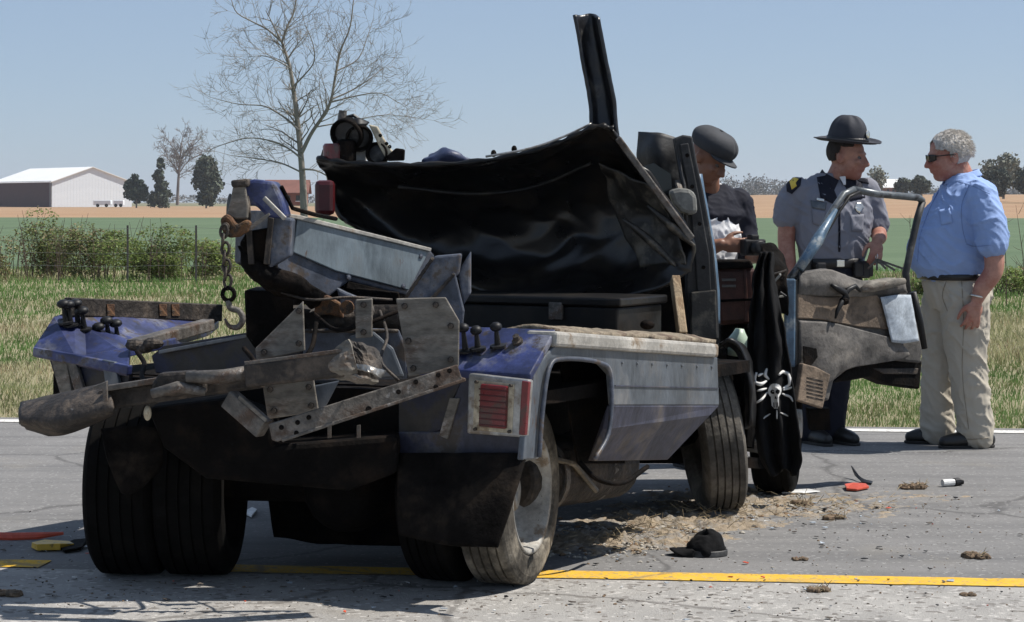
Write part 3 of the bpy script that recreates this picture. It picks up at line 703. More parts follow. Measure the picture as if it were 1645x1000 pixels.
# front wheel pushed back and leaning, and the second one under the cab
cf = gnd(1142, 822) + Z * .345; wheel(cf, Vector((.985, .1, .13)), .345, .2, m_tread, dish=.03)
cf2 = gnd(1247, 790) + Z * .33; wheel(cf2, Vector((.97, -.22, 0)), .335, .2, m_tyre, dish=.03)
WLX = TP(2.6, -2.05, .33); wheel(WLX, -RT, .335, .2)

# ---- right side box
rb = obj('side_box', *g_plate([(852, 602), (893, 553), (1153, 574), (1156, 652), (986, 652), (982, 602), (962, 581), (905, 575), (884, 588), (872, 655), (866, 738), (840, 740)], SP(0), .025), m_side, truck, bevel=.006)
lowc = [un(986, 652, SP(.002)), un(1156, 652, SP(.002)), un(1140, 668, SP(-.005)), un(1073, 739, SP(-.12)), un(955, 741, SP(-.12)), un(979, 690, SP(-.02))]
V = lowc + [p - RT * .03 for p in lowc]; n = len(lowc)
obj('lower_side_panel', V, [tuple(range(n)), tuple(range(2 * n - 1, n - 1, -1))] + [(i, n + i, n + (i + 1) % n, (i + 1) % n) for i in range(n)], m_side2, truck, bevel=.004)
# wheel arch lip, liner and shade sheet
lip = [un(x, y, SP(.012)) for x, y in ((866, 735), (872, 655), (883, 590), (905, 577), (960, 582), (981, 603), (979, 690), (956, 738))]
v, f = g_tube([Vector(c) for c in catmull([tuple(p) for p in lip], 40)], .009, 6); obj('wheel_arch_lip', v, f, m_purple, rb, smooth=True)
v, f = g_plate([(850, 560), (1010, 560), (1010, 760), (850, 760)], SP(-.55), .02); obj('arch_liner_and_shade', v, f, m_grime, truck)
v, f = g_plate([(897, 560), (1004, 560), (1004, 745), (930, 745)], SP(-.2), .01); obj('arch_liner_and_shade', v, f, m_grime, truck)  # black sheet added to fill the arch with deep shade
v, f = g_box(TP(.6, -.28, .86), (.9, .52, .02), (FW, RT, Z)); obj('wheel_arch_top', v, f, m_grime, truck)
v, f = g_box(TP(1.5, -.28, .72), (.02, .5, .2), (FW, RT, Z)); obj('box_end_panel', v, f, m_side2, truck)
# chalky top rail with caked dirt
r0, r1 = un(893, 545, SP(.015)), un(1154, 564, SP(.015))
v, f = g_beam(r0 - RT * .06, r1 - RT * .06, .13, .055); rail = obj('side_rail', v, f, m_rail, truck, bevel=.012)
q0, q1 = un(897, 533, SP(-.05)), un(1150, 548, SP(-.05)); rows = []
for k in range(3):
    rows.append([q0.lerp(q1, i / 13) - RT * (.0 + .11 * k) + Z * (.012 * noise.noise(Vector((i * .8, k * 2, 1))) + (.012 if k == 1 else -.004)) for i in range(14)])
v, f = g_sheet(rows, 60, 12, .006, 14); obj('caked_dirt', v, f, m_dirtrail, rail, smooth=True, solid=.02)
# sloped control panel with levers
e0, e1 = un(738, 592, RP(0)), un(852, 602, RP(0))
f0, f1 = un(893, 529, SP(0)), None
f1 = f0 - RT * .42
e0b = un(640, 588, RP(0)); f1b = f0 - RT * .56
V = [e0b, e1, f0, f1b]; V += [p - Z * .03 for p in V]
cp = obj('control_panel', V, [(0, 1, 2, 3), (7, 6, 5, 4), (0, 4, 5, 1), (1, 5, 6, 2), (2, 6, 7, 3), (3, 7, 4, 0)], m_blue, truck, bevel=.006)
PLC = PL3(e0, e1, f0)
NC = PLC[0] if PLC[0].z > 0 else -PLC[0]
def lever(px, py, pl, parent, hh=.085, lean=(0, 0, 0), kr=.022):
    b = un(px, py, pl); n = (NC * .5 + Z + Vector(lean)).normalized(); e = bpy.data.objects.new('control_lever', None); COL.objects.link(e); e.location = b; WLOC[e.name] = b.copy(); set_parent(e, parent)
    v, f = g_lathe(b, n, [(0, .03), (.008, .03), (.01, .012), (hh * .75, .008), (hh * .75, .001)], 12)
    obj('lever', v, f, m_knob, e)
    v, f = g_lathe(b + n * hh * .72, n, [(0, .004), (.004, kr * .7), (.012, kr), (.024, kr * .92), (.032, kr * .5), (.033, .001)], 14); obj('knob', v, f, m_knob, e, smooth=True)
for px, py, hh in ((748, 566, .1), (768, 562, .075), (800, 558, .08)): lever(px, py, PLC, truck, hh)
v, f = g_lathe(un(832, 550, PLC), NC, [(0, .02), (.01, .02), (.012, .012), (.03, .012), (.032, .001)], 14); obj('gauge', v, f, m_brown, cp)
# rear face with the tail light, and the apron below
rear = plate('rear_face', [(706, 694), (748, 594), (852, 604), (840, 740), (640, 736), (640, 694)], RP(.004), .03, m_rearp, truck, .006)
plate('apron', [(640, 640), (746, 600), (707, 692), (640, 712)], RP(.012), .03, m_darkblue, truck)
plate('pale_strip', [(705, 700), (722, 640), (738, 640), (718, 706)], RP(-.004), .01, m_tan, rear, .002)
tl = obj('tail_light', *g_plate([(752, 600), (850, 611), (843, 704), (749, 697)], RP(-.03), .035), m_chrome, rear, bevel=.008)
plate('light_well', [(762, 610), (826, 617), (822, 697), (759, 691)], RP(-.034), .01, m_cream, tl, .003)
plate('red_lens', [(771, 617), (814, 621), (811, 690), (768, 686)], RP(-.05), .02, m_redlens, tl, .006)
for k in range(7):
    y = 624 + k * 9.5; plate('lens_rib', [(769, y), (813, y + 4), (813, y + 6.2), (769, y + 2.2)], RP(-.0525), .006, m_darkred, tl, .001)
plate('side_marker', [(838, 612), (849, 614), (843, 700), (833, 699)], RP(-.036), .02, m_redlens, tl, .003)
for x, y in ((764, 614), (819, 620), (762, 690), (817, 694)):
    v, f = g_lathe(un(x, y, RP(-.046)), FW, [(0, .001), (0, .006), (.01, .006)], 8); obj('screw', v, f, m_brown, tl)

# ---- left side box
UL = -2.28
le = [un(52, 566, RP(0)), un(242, 603, RP(0))]
zl = le[0].z
tl0, tl1 = un(86, 508, SP(UL)), un(352, 515, SP(UL))
inner = un(205, 585, RP(.05))
V = [un(52, 560, RP(0)), un(120, 574, RP(0)), un(206, 592, RP(0)), un(210, 560, RP(.12)), un(262, 548, RP(.35)), un(335, 528, RP(1.0)), un(352, 515, SP(UL)), un(118, 497, SP(UL)), un(86, 508, SP(UL))]
n = len(V); V2 = V + [p - Z * .035 for p in V]
lb = obj('side_box', V2, [tuple(range(n)), tuple(range(2 * n - 1, n - 1, -1))] + [(i, n + i, n + (i + 1) % n, (i + 1) % n) for i in range(n)], m_blue, truck, bevel=.006)
lb['label'] = 'left side box with blue sloped top and levers'
plate('rear_lip', [(52, 558), (120, 570), (206, 588), (204, 604), (128, 588), (64, 576), (53, 574)], RP(-.006), .03, m_blue, truck, .006)
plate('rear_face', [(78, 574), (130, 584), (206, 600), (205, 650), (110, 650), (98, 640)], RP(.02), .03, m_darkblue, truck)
plate('tail_light_frame', [(80, 572), (106, 576), (116, 640), (98, 640)], RP(.005), .02, m_tan, truck)
plate('light_strip', [(104, 574), (120, 578), (138, 640), (122, 640)], RP(-.004), .02, m_steel, truck)
plate('light_strip', [(163, 578), (184, 582), (195, 640), (172, 640)], RP(-.004), .02, m_side, truck)
v, f = g_beam(un(108, 493, SP(UL + .02)), un(352, 503, SP(UL + .02)), .04, .075); lr = obj('side_rail', v, f, m_brown, truck, bevel=.005)
for px in (178, 262, 282): plate('rust_patch', [(px - 6, 489), (px + 6, 489), (px + 7, 508), (px - 5, 508)], SP(UL + .045), .004, m_rust, lr, .001)
PLL = PL3(V[1], V[6], V[7])
for px, py, hh in ((106, 520, .09), (114, 524, .1), (126, 522, .1), (136, 531, .09), (160, 540, .03), (175, 545, .085), (190, 551, .09)): lever(px, py, PLL, truck, hh, kr=.027)

# ---- inner deck pieces between the boxes
dk = un(260, 560, RP(.25))
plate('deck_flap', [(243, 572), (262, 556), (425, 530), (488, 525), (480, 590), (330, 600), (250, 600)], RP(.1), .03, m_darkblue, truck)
v, f = g_beam(un(214, 556, RP(.2)), un(335, 522, RP(.9)), .06, .05); obj('deck_edge', v, f, m_steel, truck, bevel=.006)
for x, y, r in ((218, 555, .03), (232, 560, .025), (246, 552, .03)):
    v, f = g_blob(un(x, y, RP(.1)), (r * 1.4, r, r * .8), seg=9, rings=6); obj('rust_lump', v, f, m_brown, truck)
v, f = g_beam(un(258, 566, RP(.08)), un(420, 536, RP(.12)), .03, .014); obj('deck_trim', v, f, m_side, truck, bevel=.003)
plate('crossmember_plate', [(486, 530), (560, 527), (640, 530), (652, 560), (655, 610), (500, 612), (488, 600)], YP(8.0), .04, m_purple, truck, .006)
plate('crossmember_plate', [(560, 540), (600, 532), (632, 560), (650, 606), (570, 608)], YP(7.97), .02, m_side, truck, .01)
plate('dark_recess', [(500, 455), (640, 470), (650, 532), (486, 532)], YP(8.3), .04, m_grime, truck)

# ---- boom
BPL = VPL(370, 7.95, 700, 8.55)
bn = BPL[0] if BPL[0].dot(ray(500, 400)) > 0 else -BPL[0]
boom = obj('boom', *g_plate([(432, 338), (480, 348), (692, 402), (700, 412), (655, 476), (562, 452), (528, 478), (430, 424)], BPL, .22), m_purple, truck, bevel=.008)
boom['label'] = 'bent boom with pale blue side plate'
plate('boom_plate', [(478, 352), (690, 404), (657, 467), (540, 436), (471, 406)], (BPL[0], BPL[1] - bn.dot(BPL[0]) * .012), .012, m_ice, boom, .004)
plate('boom_top_edge', [(440, 340), (482, 346), (694, 399), (692, 405), (480, 353), (438, 346)], (BPL[0], BPL[1] - bn.dot(BPL[0]) * .02), .03, m_rail, boom, .003)
plate('boom_bottom_lip', [(560, 452), (655, 474), (650, 486), (556, 464)], (BPL[0], BPL[1] - bn.dot(BPL[0]) * .004), .06, m_grime, boom, .003)
HP = YP(7.9)
hd = obj('boom_head', *g_plate([(392, 292), (408, 288), (440, 292), (452, 318), (460, 350), (432, 352), (410, 330), (394, 332)], HP, .2), m_blue, truck, bevel=.012)
v, f = g_beam(P(424, 318, 7.87), P(458, 352, 7.85), .012, .016); obj('bright_edge', v, f, m_rail, hd, bevel=.003)
plate('head_cap', [(374, 300), (393, 294), (399, 330), (398, 352), (378, 352), (364, 346), (370, 322)], YP(7.84), .02, m_tan, hd, .006)
plate('head_cap', [(380, 304), (396, 298), (402, 330), (400, 350), (384, 350)], YP(7.98), .02, m_cream, hd, .006)
plate('head_top', [(370, 290), (398, 287), (398, 300), (372, 302)], YP(7.83), .18, m_brown, hd, .008)
plate('rusty_clevis', [(353, 352), (364, 343), (372, 350), (380, 362), (396, 352), (404, 358), (398, 372), (384, 381), (368, 383), (357, 374)], YP(7.8), .05, m_rust, hd, .01)
v, f = g_lathe(P(362, 364, 7.79), (0, -1, 0), [(-.07, .0001), (-.07, .014), (.01, .014), (.012, .0001)], 12); obj('clevis_pin', v, f, m_brown, hd)
plate('torn_strip', [(394, 366), (402, 362), (432, 342), (434, 346), (404, 370)], YP(7.82), .006, m_tan, hd, .001)
v, f = g_lathe(P(383, 345, 7.92), (.95, .3, 0), [(-.03, .02), (-.03, .075), (-.012, .055), (.012, .055), (.03, .075), (.03, .02)], 24); obj('sheave', v, f, m_brown, hd, smooth=True)
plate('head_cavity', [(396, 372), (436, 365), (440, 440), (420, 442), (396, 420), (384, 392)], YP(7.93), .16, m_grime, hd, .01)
for a, b in (((400, 370), (404, 425)), ((436, 350), (428, 425))):
    v, f = g_beam(P(*a, 7.9), P(*b, 7.9), .02, .02); obj('head_strut', v, f, m_brown, hd, bevel=.003)
plate('head_side', [(430, 345), (470, 352), (466, 412), (432, 432)], YP(7.91), .12, m_purple, hd, .008)
v, f = g_sheet([[P(384, 395, 7.95), P(420, 425, 7.92), P(470, 440, 7.95), P(520, 470, 8.0)], [P(392, 420, 7.95), P(425, 450, 7.92), P(470, 462, 7.95), P(515, 485, 8.0)], [P(400, 432, 8.05), P(440, 466, 8.05), P(480, 475, 8.1), P(505, 490, 8.1)]], 20, 10, .01, 20); obj('torn_underside', v, f, m_grime, hd, smooth=True, solid=.03)
v, f = g_tube([P(452, 300, 8.0), P(470, 335, 8.05), P(505, 345, 8.15), P(540, 352, 8.3)], .008, 6); obj('cable', v, f, m_grime, hd)
# chain and hook
prev = P(360, 368, 7.78); pts = [(360, 372), (358, 386), (362, 400), (360, 414), (364, 428), (362, 440), (366, 452)]
ch = bpy.data.objects.new('chain', None); COL.objects.link(ch); ch.location = prev; WLOC[ch.name] = prev.copy(); set_parent(ch, truck)
for i, (x, y) in enumerate(pts):
    v, f = g_torus(P(x, y, 7.78), (1, .2, .1) if i % 2 else (.1, 1, 0), .013, .0055, 14, 6, ((.08, 0, 1), 1.75)); obj('link', v, f, m_brown, ch, smooth=True)
v, f = g_torus(P(367, 473, 7.78), (.25, 1, 0), .022, .008, 18, 8); obj('ring', v, f, m_grime, ch, smooth=True)
hk = [P(367, 483, 7.78), P(370, 495, 7.78), P(384, 500, 7.78), P(390, 514, 7.78), P(382, 526, 7.78), P(368, 524, 7.78), P(361, 512, 7.78)]
v, f = g_tube([Vector(c) for c in catmull([tuple(p) for p in hk], 24)], [.011] * 16 + [.011 - .001 * k for k in range(8)], 8); obj('hook', v, f, m_steel, ch, smooth=True)
# boom mount: folded legs and gusset plates
plate('boom_leg', [(650, 480), (698, 412), (742, 408), (738, 440), (690, 484)], YP(8.1), .1, m_purple, truck, .008)
plate('boom_leg', [(735, 438), (756, 404), (756, 472), (744, 492)], YP(8.13), .16, m_purple, truck, .008)
plate('boom_leg', [(692, 480), (731, 438), (746, 500), (740, 560), (728, 520)], YP(8.09), .05, m_purple, truck, .006)
plate('gusset_plate', [(636, 480), (716, 478), (738, 516), (737, 590), (656, 606), (646, 540)], YP(7.72), .018, m_tan, truck, .004)
plate('gusset_plate', [(487, 484), (490, 564), (412, 580), (410, 560)], YP(7.78), .018, m_tan, truck, .004)
plate('gusset_strip', [(571, 482), (598, 480), (598, 542), (571, 544)], YP(7.85), .03, m_tan, truck, .004)
plate('hanger_plate', [(421, 614), (504, 610), (512, 662), (430, 674)], YP(7.7), .018, m_tan, truck, .004)
plate('hanger_plate', [(505, 620), (545, 612), (520, 660), (508, 660)], YP(7.76), .018, m_side, truck, .004)
plate('rusty_lug', [(503, 508), (508, 482), (524, 474), (548, 488), (552, 512), (530, 506)], YP(8.05), .05, m_rust, truck, .008)
plate('blue_lug', [(540, 462), (556, 470), (590, 484), (574, 500), (548, 492)], YP(8.0), .05, m_purple, truck, .008)
v, f = g_lathe(P(585, 500, 7.95), (0, -1, 0), [(-.03, .001), (-.03, .035), (.03, .035), (.03, .001)], 16); obj('pivot_pin', v, f, m_steel, truck)
v, f = g_lathe(P(558, 494, 7.98), (0, -1, 0), [(-.03, .001), (-.03, .025), (.03, .025), (.03, .001)], 12); obj('pivot_pin', v, f, m_rust, truck)
plate('winch_side', [(392, 466), (486, 470), (486, 486), (410, 562), (395, 540)], YP(8.2), .35, m_grime, truck, .01)
v, f = g_lathe(P(560, 512, 8.15), (1, .1, 0), [(-.2, .07), (-.2, .05), (.2, .05), (.2, .07)], 20); obj('winch_drum', v, f, m_brown, truck, smooth=True)

# ---- wheel lift: the bent bar across the rear
wl = bpy.data.objects.new('wheel_lift', None); COL.objects.link(wl); wl.location = P(320, 630, 7.6); WLOC[wl.name] = P(320, 630, 7.6); set_parent(wl, truck); wl['label'] = 'rusty bent wheel lift bar across the rear'
v, f = g_sheet([[P(34, 648, 8.0), P(95, 634, 7.9), P(172, 616, 7.8)], [P(31, 662, 7.9), P(98, 652, 7.78), P(180, 640, 7.68)], [P(33, 678, 7.85), P(100, 680, 7.72), P(182, 660, 7.65)], [P(44, 688, 8.0), P(98, 698, 7.86), P(178, 668, 7.8)]], 18, 16, .004, 14); obj('bar_end', v, f, m_brown, wl, smooth=True, solid=.012)
plate('bar_end_lip', [(30, 672), (100, 694), (96, 700), (30, 682)], YP(7.86), .05, m_steel, wl, .003)
plate('bar_flange', [(148, 622), (172, 612), (172, 645), (166, 646), (164, 626)], YP(7.64), .02, m_steel, wl, .003)
v, f = g_beam(P(165, 642, 7.78), P(425, 606, 7.7), .1, .07); obj('bar', v, f, m_brown, wl, bevel=.01)
v, f = g_beam(P(172, 624, 7.72), P(300, 604, 7.66), .06, .02); obj('bar_cap', v, f, m_steel, wl, bevel=.004)
plate('bar_bracket', [(244, 616), (256, 600), (310, 596), (330, 604), (330, 634), (246, 638)], YP(7.6), .06, m_brown, wl, .01)
v, f = g_tube([P(244, 633, 7.58), P(285, 622, 7.57), P(330, 630, 7.58)], [.016, .02, .014], 8); obj('crushed_tube', v, f, m_steel, wl, smooth=True)
v, f = g_tube([P(300, 606, 7.58), P(360, 606, 7.57), P(415, 596, 7.56)], [.02, .026, .024], 8); obj('crushed_tube', v, f, m_steel, wl, smooth=True)
# tread bar with raised pattern and the torn open end
tb0, tb1 = P(402, 602, 7.55), P(562, 584, 7.42)
v, f = g_beam(tb0, tb1, .10, .085); tb = obj('tread_bar', v, f, m_brown, wl, bevel=.012)
gs = []; dv = (tb1 - tb0); dn = dv.normalized(); sxv = dn.cross(Z).normalized(); uv_ = sxv.cross(dn)
for k in range(26):
    for j in range(3):
        c = tb0 + dv * ((k + .5) / 26) + sxv * (-.03 + .03 * j) + uv_ * .044
        dd_ = (dn + sxv * (1 if (k + j) % 2 else -1)).normalized(); gs.append(g_beam(c - dd_ * .007, c + dd_ * .007, .004, .006, uv_))
v, f = join(*gs); tp_ = obj('tread_studs', v, f, m_steel, tb); tp_['kind'] = 'stuff'
v, f = g_beam(P(404, 583, 7.55), P(560, 562, 7.42), .1, .012, w1=.1); obj('tread_plate', v, f, m_steel, wl, bevel=.003)
def torn(rows, name, mat, amp=.008, seed=0):
    v, f = g_sheet(rows, 14, 10, amp, 30, seed); return obj(name, v, f, mat, wl, smooth=False, solid=.008)
torn([[P(528, 572, 7.45), P(548, 556, 7.4), P(562, 546, 7.38)], [P(526, 590, 7.4), P(546, 580, 7.36), P(566, 560, 7.36)], [P(532, 604, 7.42), P(555, 602, 7.37), P(575, 600, 7.38)]], 'torn_metal', m_tan, .01, 1)
torn([[P(556, 548, 7.45), P(582, 552, 7.44), P(606, 562, 7.5)], [P(562, 572, 7.42), P(590, 580, 7.4), P(612, 586, 7.45)], [P(566, 600, 7.4), P(590, 610, 7.38), P(606, 612, 7.42)]], 'torn_metal', m_brown, .014, 4)
torn([[P(572, 584, 7.37), P(596, 590, 7.36), P(620, 596, 7.4)], [P(574, 592, 7.36), P(596, 600, 7.35), P(612, 608, 7.4)]], 'torn_metal', m_chrome, .01, 7)
torn([[P(560, 600, 7.38), P(584, 606, 7.36), P(608, 614, 7.42)], [P(530, 606, 7.42), P(570, 612, 7.4), P(600, 616, 7.45)]], 'torn_metal', m_tan, .008, 9)
# punched angle iron
aip = VPL(435, 7.42, 740, 7.6)
ai = obj('angle_iron', *g_plate([(432, 682), (735, 586), (743, 610), (640, 646), (446, 710), (438, 708)], aip, .012), m_steel, wl, bevel=.003)
av0, av1 = un(446, 708, aip), un(742, 610, aip)
v, f = g_beam(av0 + Vector((.0, .05, 0)), av1 + Vector((0, .05, 0)), .1, .012); obj('angle_flange', v, f, m_steel, ai, bevel=.003)
an = aip[0] if aip[0].y > 0 else -aip[0]
for x, y in ((452, 687), (478, 679), (496, 671), (476, 696), (592, 658), (640, 630), (668, 614), (704, 603), (700, 622), (722, 596)):
    v, f = g_lathe(un(x, y, aip), an, [(-.0015, .0001), (-.0015, .0085 if x != 592 else .011), (.006, .0085)], 12); obj('bolt_hole', v, f, m_grime, ai)
v, f = g_beam(P(368, 640, 7.55), P(425, 690, 7.48), .05, .065); obj('brace', v, f, m_steel, wl, bevel=.005)
v, f = g_beam(P(384, 638, 7.5), P(428, 676, 7.44), .006, .012); obj('brace_edge', v, f, m_tan, wl)
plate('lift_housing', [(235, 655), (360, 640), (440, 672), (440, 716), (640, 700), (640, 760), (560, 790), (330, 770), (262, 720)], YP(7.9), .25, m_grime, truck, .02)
v, f = g_blob(P(237, 664, 7.72), (.014, .014, .026)); obj('hanging_lamp', v, f, m_cream, wl, smooth=True)
for px in (529, 576): plate('hanger_strap', [(px - 3, 684), (px + 3, 683), (px + 3, 704), (px - 3, 704)], YP(7.62), .01, m_steel, truck, .001)

# ---- mud flaps
v, f = g_sheet([[P(162, 690, 7.95), P(210, 684, 7.95), P(262, 688, 7.95)], [P(170, 730, 7.9), P(210, 735, 7.92), P(262, 722, 7.95)], [P(182, 765, 7.9), P(215, 775, 7.92), P(260, 745, 7.98)], [P(196, 788, 7.92), P(208, 792, 7.92), P(250, 762, 8.0)]], 20, 18, .008, 6); obj('mud_flap', v, f, m_flap, truck, smooth=True, solid=.012)
v, f = g_sheet([[P(640, 728, 7.95), P(745, 730, 7.82), P(846, 728, 7.74)], [P(640, 790, 7.85), P(740, 800, 7.72), P(828, 790, 7.66)], [P(640, 860, 7.8), P(720, 876, 7.68), P(800, 880, 7.6)]], 24, 20, .012, 5); obj('mud_flap', v, f, m_flap, truck, smooth=True, solid=.012)

# ---- underside behind the wheel
v, f = g_tube([TP(.55, -.42, .36), TP(1.35, -.38, .34)], .14, 20); obj('fuel_tank', v, f, m_brown, truck, bevel=.02)
for s in (.75, 1.15):
    v, f = g_lathe(TP(s, -.40, .35), FW, [(-.015, .144), (-.015, .15), (.015, .15), (.015, .144)], 24); obj('tank_strap', v, f, m_steel, truck)
v, f = g_tube([TP(.5, -.3, .47), TP(.8, -.26, .40), TP(.95, -.24, .28)], .012, 6); obj('hose', v, f, m_tan, truck)
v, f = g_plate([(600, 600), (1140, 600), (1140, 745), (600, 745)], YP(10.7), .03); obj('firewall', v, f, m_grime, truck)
v, f = g_box(TP(2.55, -1.1, .5), (.9, 1.0, .45), (FW, RT, Z)); obj('engine', v, f, m_grime, truck, bevel=.05)

m_pillar = M('scuffed black paint', (.022, .0225, .024), .6, 0, .35, 6, grime=.5, col2=(.08, .077, .07), m2=(.52, .63), s2=7, col3=(.16, .15, .13), m3=(.66, .74), s3=14, bump=.12)
m_pillar1 = M('chipped black paint', (.009, .0095, .012), .35, 0, .35, 6, grime=.4, col2=(.045, .043, .04), m2=(.56, .64), s2=12, bump=.2)
m_pillar0 = M('dusty highlit black paint', (.02, .018, .015), .5, 0, .35, 6, col2=(.12, .105, .08), m2=(.5, .62), s2=9, bump=.15)  # tan mottle paints dust and the highlights of the roof corner
# ---- crushed cab: roof sheet folded up, pillars
roof_rows = [
 [(510, 256, 9.9), (560, 263, 9.82), (650, 267, 9.72), (760, 262, 9.6), (850, 246, 9.5), (905, 228, 9.45), (955, 205, 9.4), (985, 208, 9.4)],
 [(520, 272, 9.95), (575, 282, 9.98), (650, 290, 9.92), (760, 288, 9.85), (850, 278, 9.78), (930, 258, 9.7), (995, 244, 9.55), (1030, 268, 9.42)],
 [(530, 306, 10.0), (582, 325, 10.12), (660, 345, 10.12), (760, 350, 10.1), (860, 350, 10.02), (950, 330, 9.9), (1030, 310, 9.7), (1078, 325, 9.45)],
 [(542, 345, 10.0), (600, 368, 10.12), (680, 400, 10.15), (770, 425, 10.1), (860, 435, 10.0), (960, 430, 9.85), (1055, 400, 9.66), (1114, 388, 9.48)],
 [(556, 360, 10), (620, 392, 10.05), (700, 432, 10), (770, 468, 9.85), (860, 482, 9.7), (960, 482, 9.58), (1050, 468, 9.5), (1110, 436, 9.5)]]
v, f = g_sheet([[P(*p) for p in r] for r in roof_rows], 150, 80, .01, 5, 3)
def dent(v, amp, scale, seed):
    G = np.array(v).reshape(80, 150, 3); du = np.gradient(G, axis=1); dv = np.gradient(G, axis=0); N = np.cross(du, dv); N /= np.linalg.norm(N, axis=2, keepdims=True) + 1e-9
    for j in range(80):
        e = min(1, min(j, 79 - j) / 8)
        for i in range(150):
            q = Vector(G[j, i]) * scale + Vector((seed, 0, 0)); F1, _ = noise.voronoi(q + Vector((noise.noise(q * 1.7), noise.noise(q * 1.7 + Vector((9, 0, 0))), 0)) * .5)
            d = (F1[1] - F1[0]); d = max(-1, min(1, d * 1.6 - .5)); rgd = 1 - abs(noise.noise(q * 2.6)) * 2
            G[j, i] += N[j, i] * amp * (d + .35 * rgd) * (.35 + .65 * e)
    return [tuple(x) for x in G.reshape(-1, 3)]
v = dent(v, .03, 2.3, 4)
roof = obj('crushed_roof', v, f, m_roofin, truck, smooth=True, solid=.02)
roof['label'] = 'crumpled black cab roof folded upwards'
top = [P(x, y - 1, Y - .02) for x, y, Y in roof_rows[0]]
v, f = g_tube([Vector(c) for c in catmull([tuple(p) for p in top], 60)], [.012 + .005 * math.sin(i * 1.3) for i in range(60)], 6); obj('roof_gutter', v, f, m_black, roof, smooth=True)
v, f = g_tube([P(512, 254, 9.95), P(530, 264, 9.9), P(560, 266, 9.88)], [.006, .012, .008], 6); obj('bright_trim', v, f, m_chrome, roof, smooth=True)
v, f = g_tube([Vector(c) for c in catmull([tuple(P(x, y, 9.42)) for x, y in ((780, 252), (850, 239), (905, 220), (950, 199))], 20)], .005, 6); obj('bright_trim', v, f, m_chrome, roof, smooth=True)
v, f = g_beam(P(992, 222, 9.37), P(1112, 384, 9.37), .02, .028); obj('roof_side_trim', v, f, m_steel, roof, bevel=.006)
for a in (((1040, 330), (1065, 352), (1095, 378), (1116, 396)), ((1000, 352), (1030, 375), (1060, 402), (1085, 428))):
    v, f = g_tube([Vector(c) for c in catmull([tuple(P(x, y, 9.5 - .02 * (x > 1060))) for x, y in a], 14)], [.006 + .012 * math.sin(math.pi * i / 13) for i in range(14)], 8); obj('roof_rib', v, f, m_pillar0, roof, smooth=True)
for x, y in ((793, 247), (826, 240)):
    v, f = g_blob(P(x, y, 9.6), (.012, .012, .016)); obj('rivet', v, f, m_grime, roof)
ps = [[P(923, 24, 9.46), P(932, 25, 9.5), P(950, 22, 9.52), P(962, 29, 9.46)], [P(934, 90, 9.45), P(942, 90, 9.5), P(962, 90, 9.51), P(973, 90, 9.45)], [P(944, 145, 9.45), P(953, 145, 9.5), P(973, 146, 9.5), P(985, 148, 9.44)], [P(949, 180, 9.44), P(958, 180, 9.49), P(978, 178, 9.49), P(989, 182, 9.44)], [P(950, 214, 9.42), P(960, 212, 9.47), P(982, 214, 9.47), P(993, 218, 9.42)]]
v, f = g_sheet(ps, 16, 60, .003, 12, 2); obj('torn_pillar', v, f, m_pillar1, truck, smooth=True, solid=.014)
v, f = g_tube([P(926, 26, 9.53), P(938, 90, 9.52), P(947, 150, 9.51), P(953, 205, 9.5)], .008, 6); obj('pillar_trim', v, f, m_darkblue, truck, smooth=True)
# rear cab wall in the dark, cab corner on the right
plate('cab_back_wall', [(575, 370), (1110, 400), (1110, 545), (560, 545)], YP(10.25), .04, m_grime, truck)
v, f = g_sheet([[P(1028, 212, 10.2), P(1055, 214, 10.1), P(1086, 222, 10.1)], [P(1024, 245, 10.2), P(1055, 250, 10.06), P(1092, 260, 10.1)], [P(1036, 285, 10.2), P(1065, 295, 10.1), P(1096, 310, 10.1)], [P(1060, 330, 10.2), P(1080, 345, 10.1), P(1100, 360, 10.1)]], 20, 20, .015, 7); obj('bent_cab_panel', v, f, m_pillar, truck, smooth=True, solid=.012)
plate('cab_window', [(1032, 268), (1050, 262), (1078, 280), (1080, 310), (1062, 318)], YP(10.05), .008, m_glass, truck, .001)
pr = [[P(1083, 222, 10.05), P(1098, 216, 9.98), P(1113, 219, 10.05)], [P(1098, 300, 10.02), P(1112, 300, 9.93), P(1128, 302, 10.0)], [P(1102, 390, 10.0), P(1122, 390, 9.9), P(1144, 392, 9.98)], [P(1106, 470, 10), P(1128, 470, 9.9), P(1152, 470, 9.98)], [P(1108, 545, 10), P(1130, 545, 9.9), P(1153, 545, 9.98)]]
cpil = plate('cab_pillar', [(1083, 222), (1097, 217), (1112, 219), (1120, 262), (1129, 302), (1140, 360), (1147, 402), (1153, 470), (1155, 546), (1108, 546), (1103, 470), (1102, 400), (1098, 310)], YP(9.95), .1, m_pillar, truck, .008)
plate('pillar_web', [(1092, 232), (1106, 230), (1122, 310), (1140, 410), (1144, 500), (1122, 500), (1116, 400), (1106, 310)], YP(9.935), .03, m_pillar, cpil, .005)
for x, y in ((1104, 250), (1112, 300), (1124, 360), (1130, 430), (1134, 480)):
    v, f = g_lathe(P(x, y, 9.934), (0, 1, 0), [(-.002, .0001), (-.002, .009), (.01, .009)], 10); obj('pillar_hole', v, f, m_grime, cpil)
plate('pillar_bracket', [(1110, 470), (1150, 466), (1153, 545), (1110, 545)], YP(9.92), .03, m_pillar0, cpil, .006)
v, f = g_tube([P(1086, 224, 9.98), P(1099, 300, 9.93), P(1104, 390, 9.9)], .01, 6); obj('pillar_seam', v, f, m_pillar, truck, smooth=True)
v, f = g_sheet([[P(1122, 280, 9.99), P(1146, 430, 9.96), P(1150, 520, 9.96)], [P(1126, 280, 10.03), P(1151, 430, 10.0), P(1155, 520, 10.0)]], 20, 4, .004, 8); obj('blue_pillar_edge', v, f, m_doorblue, truck, smooth=True, solid=.012)
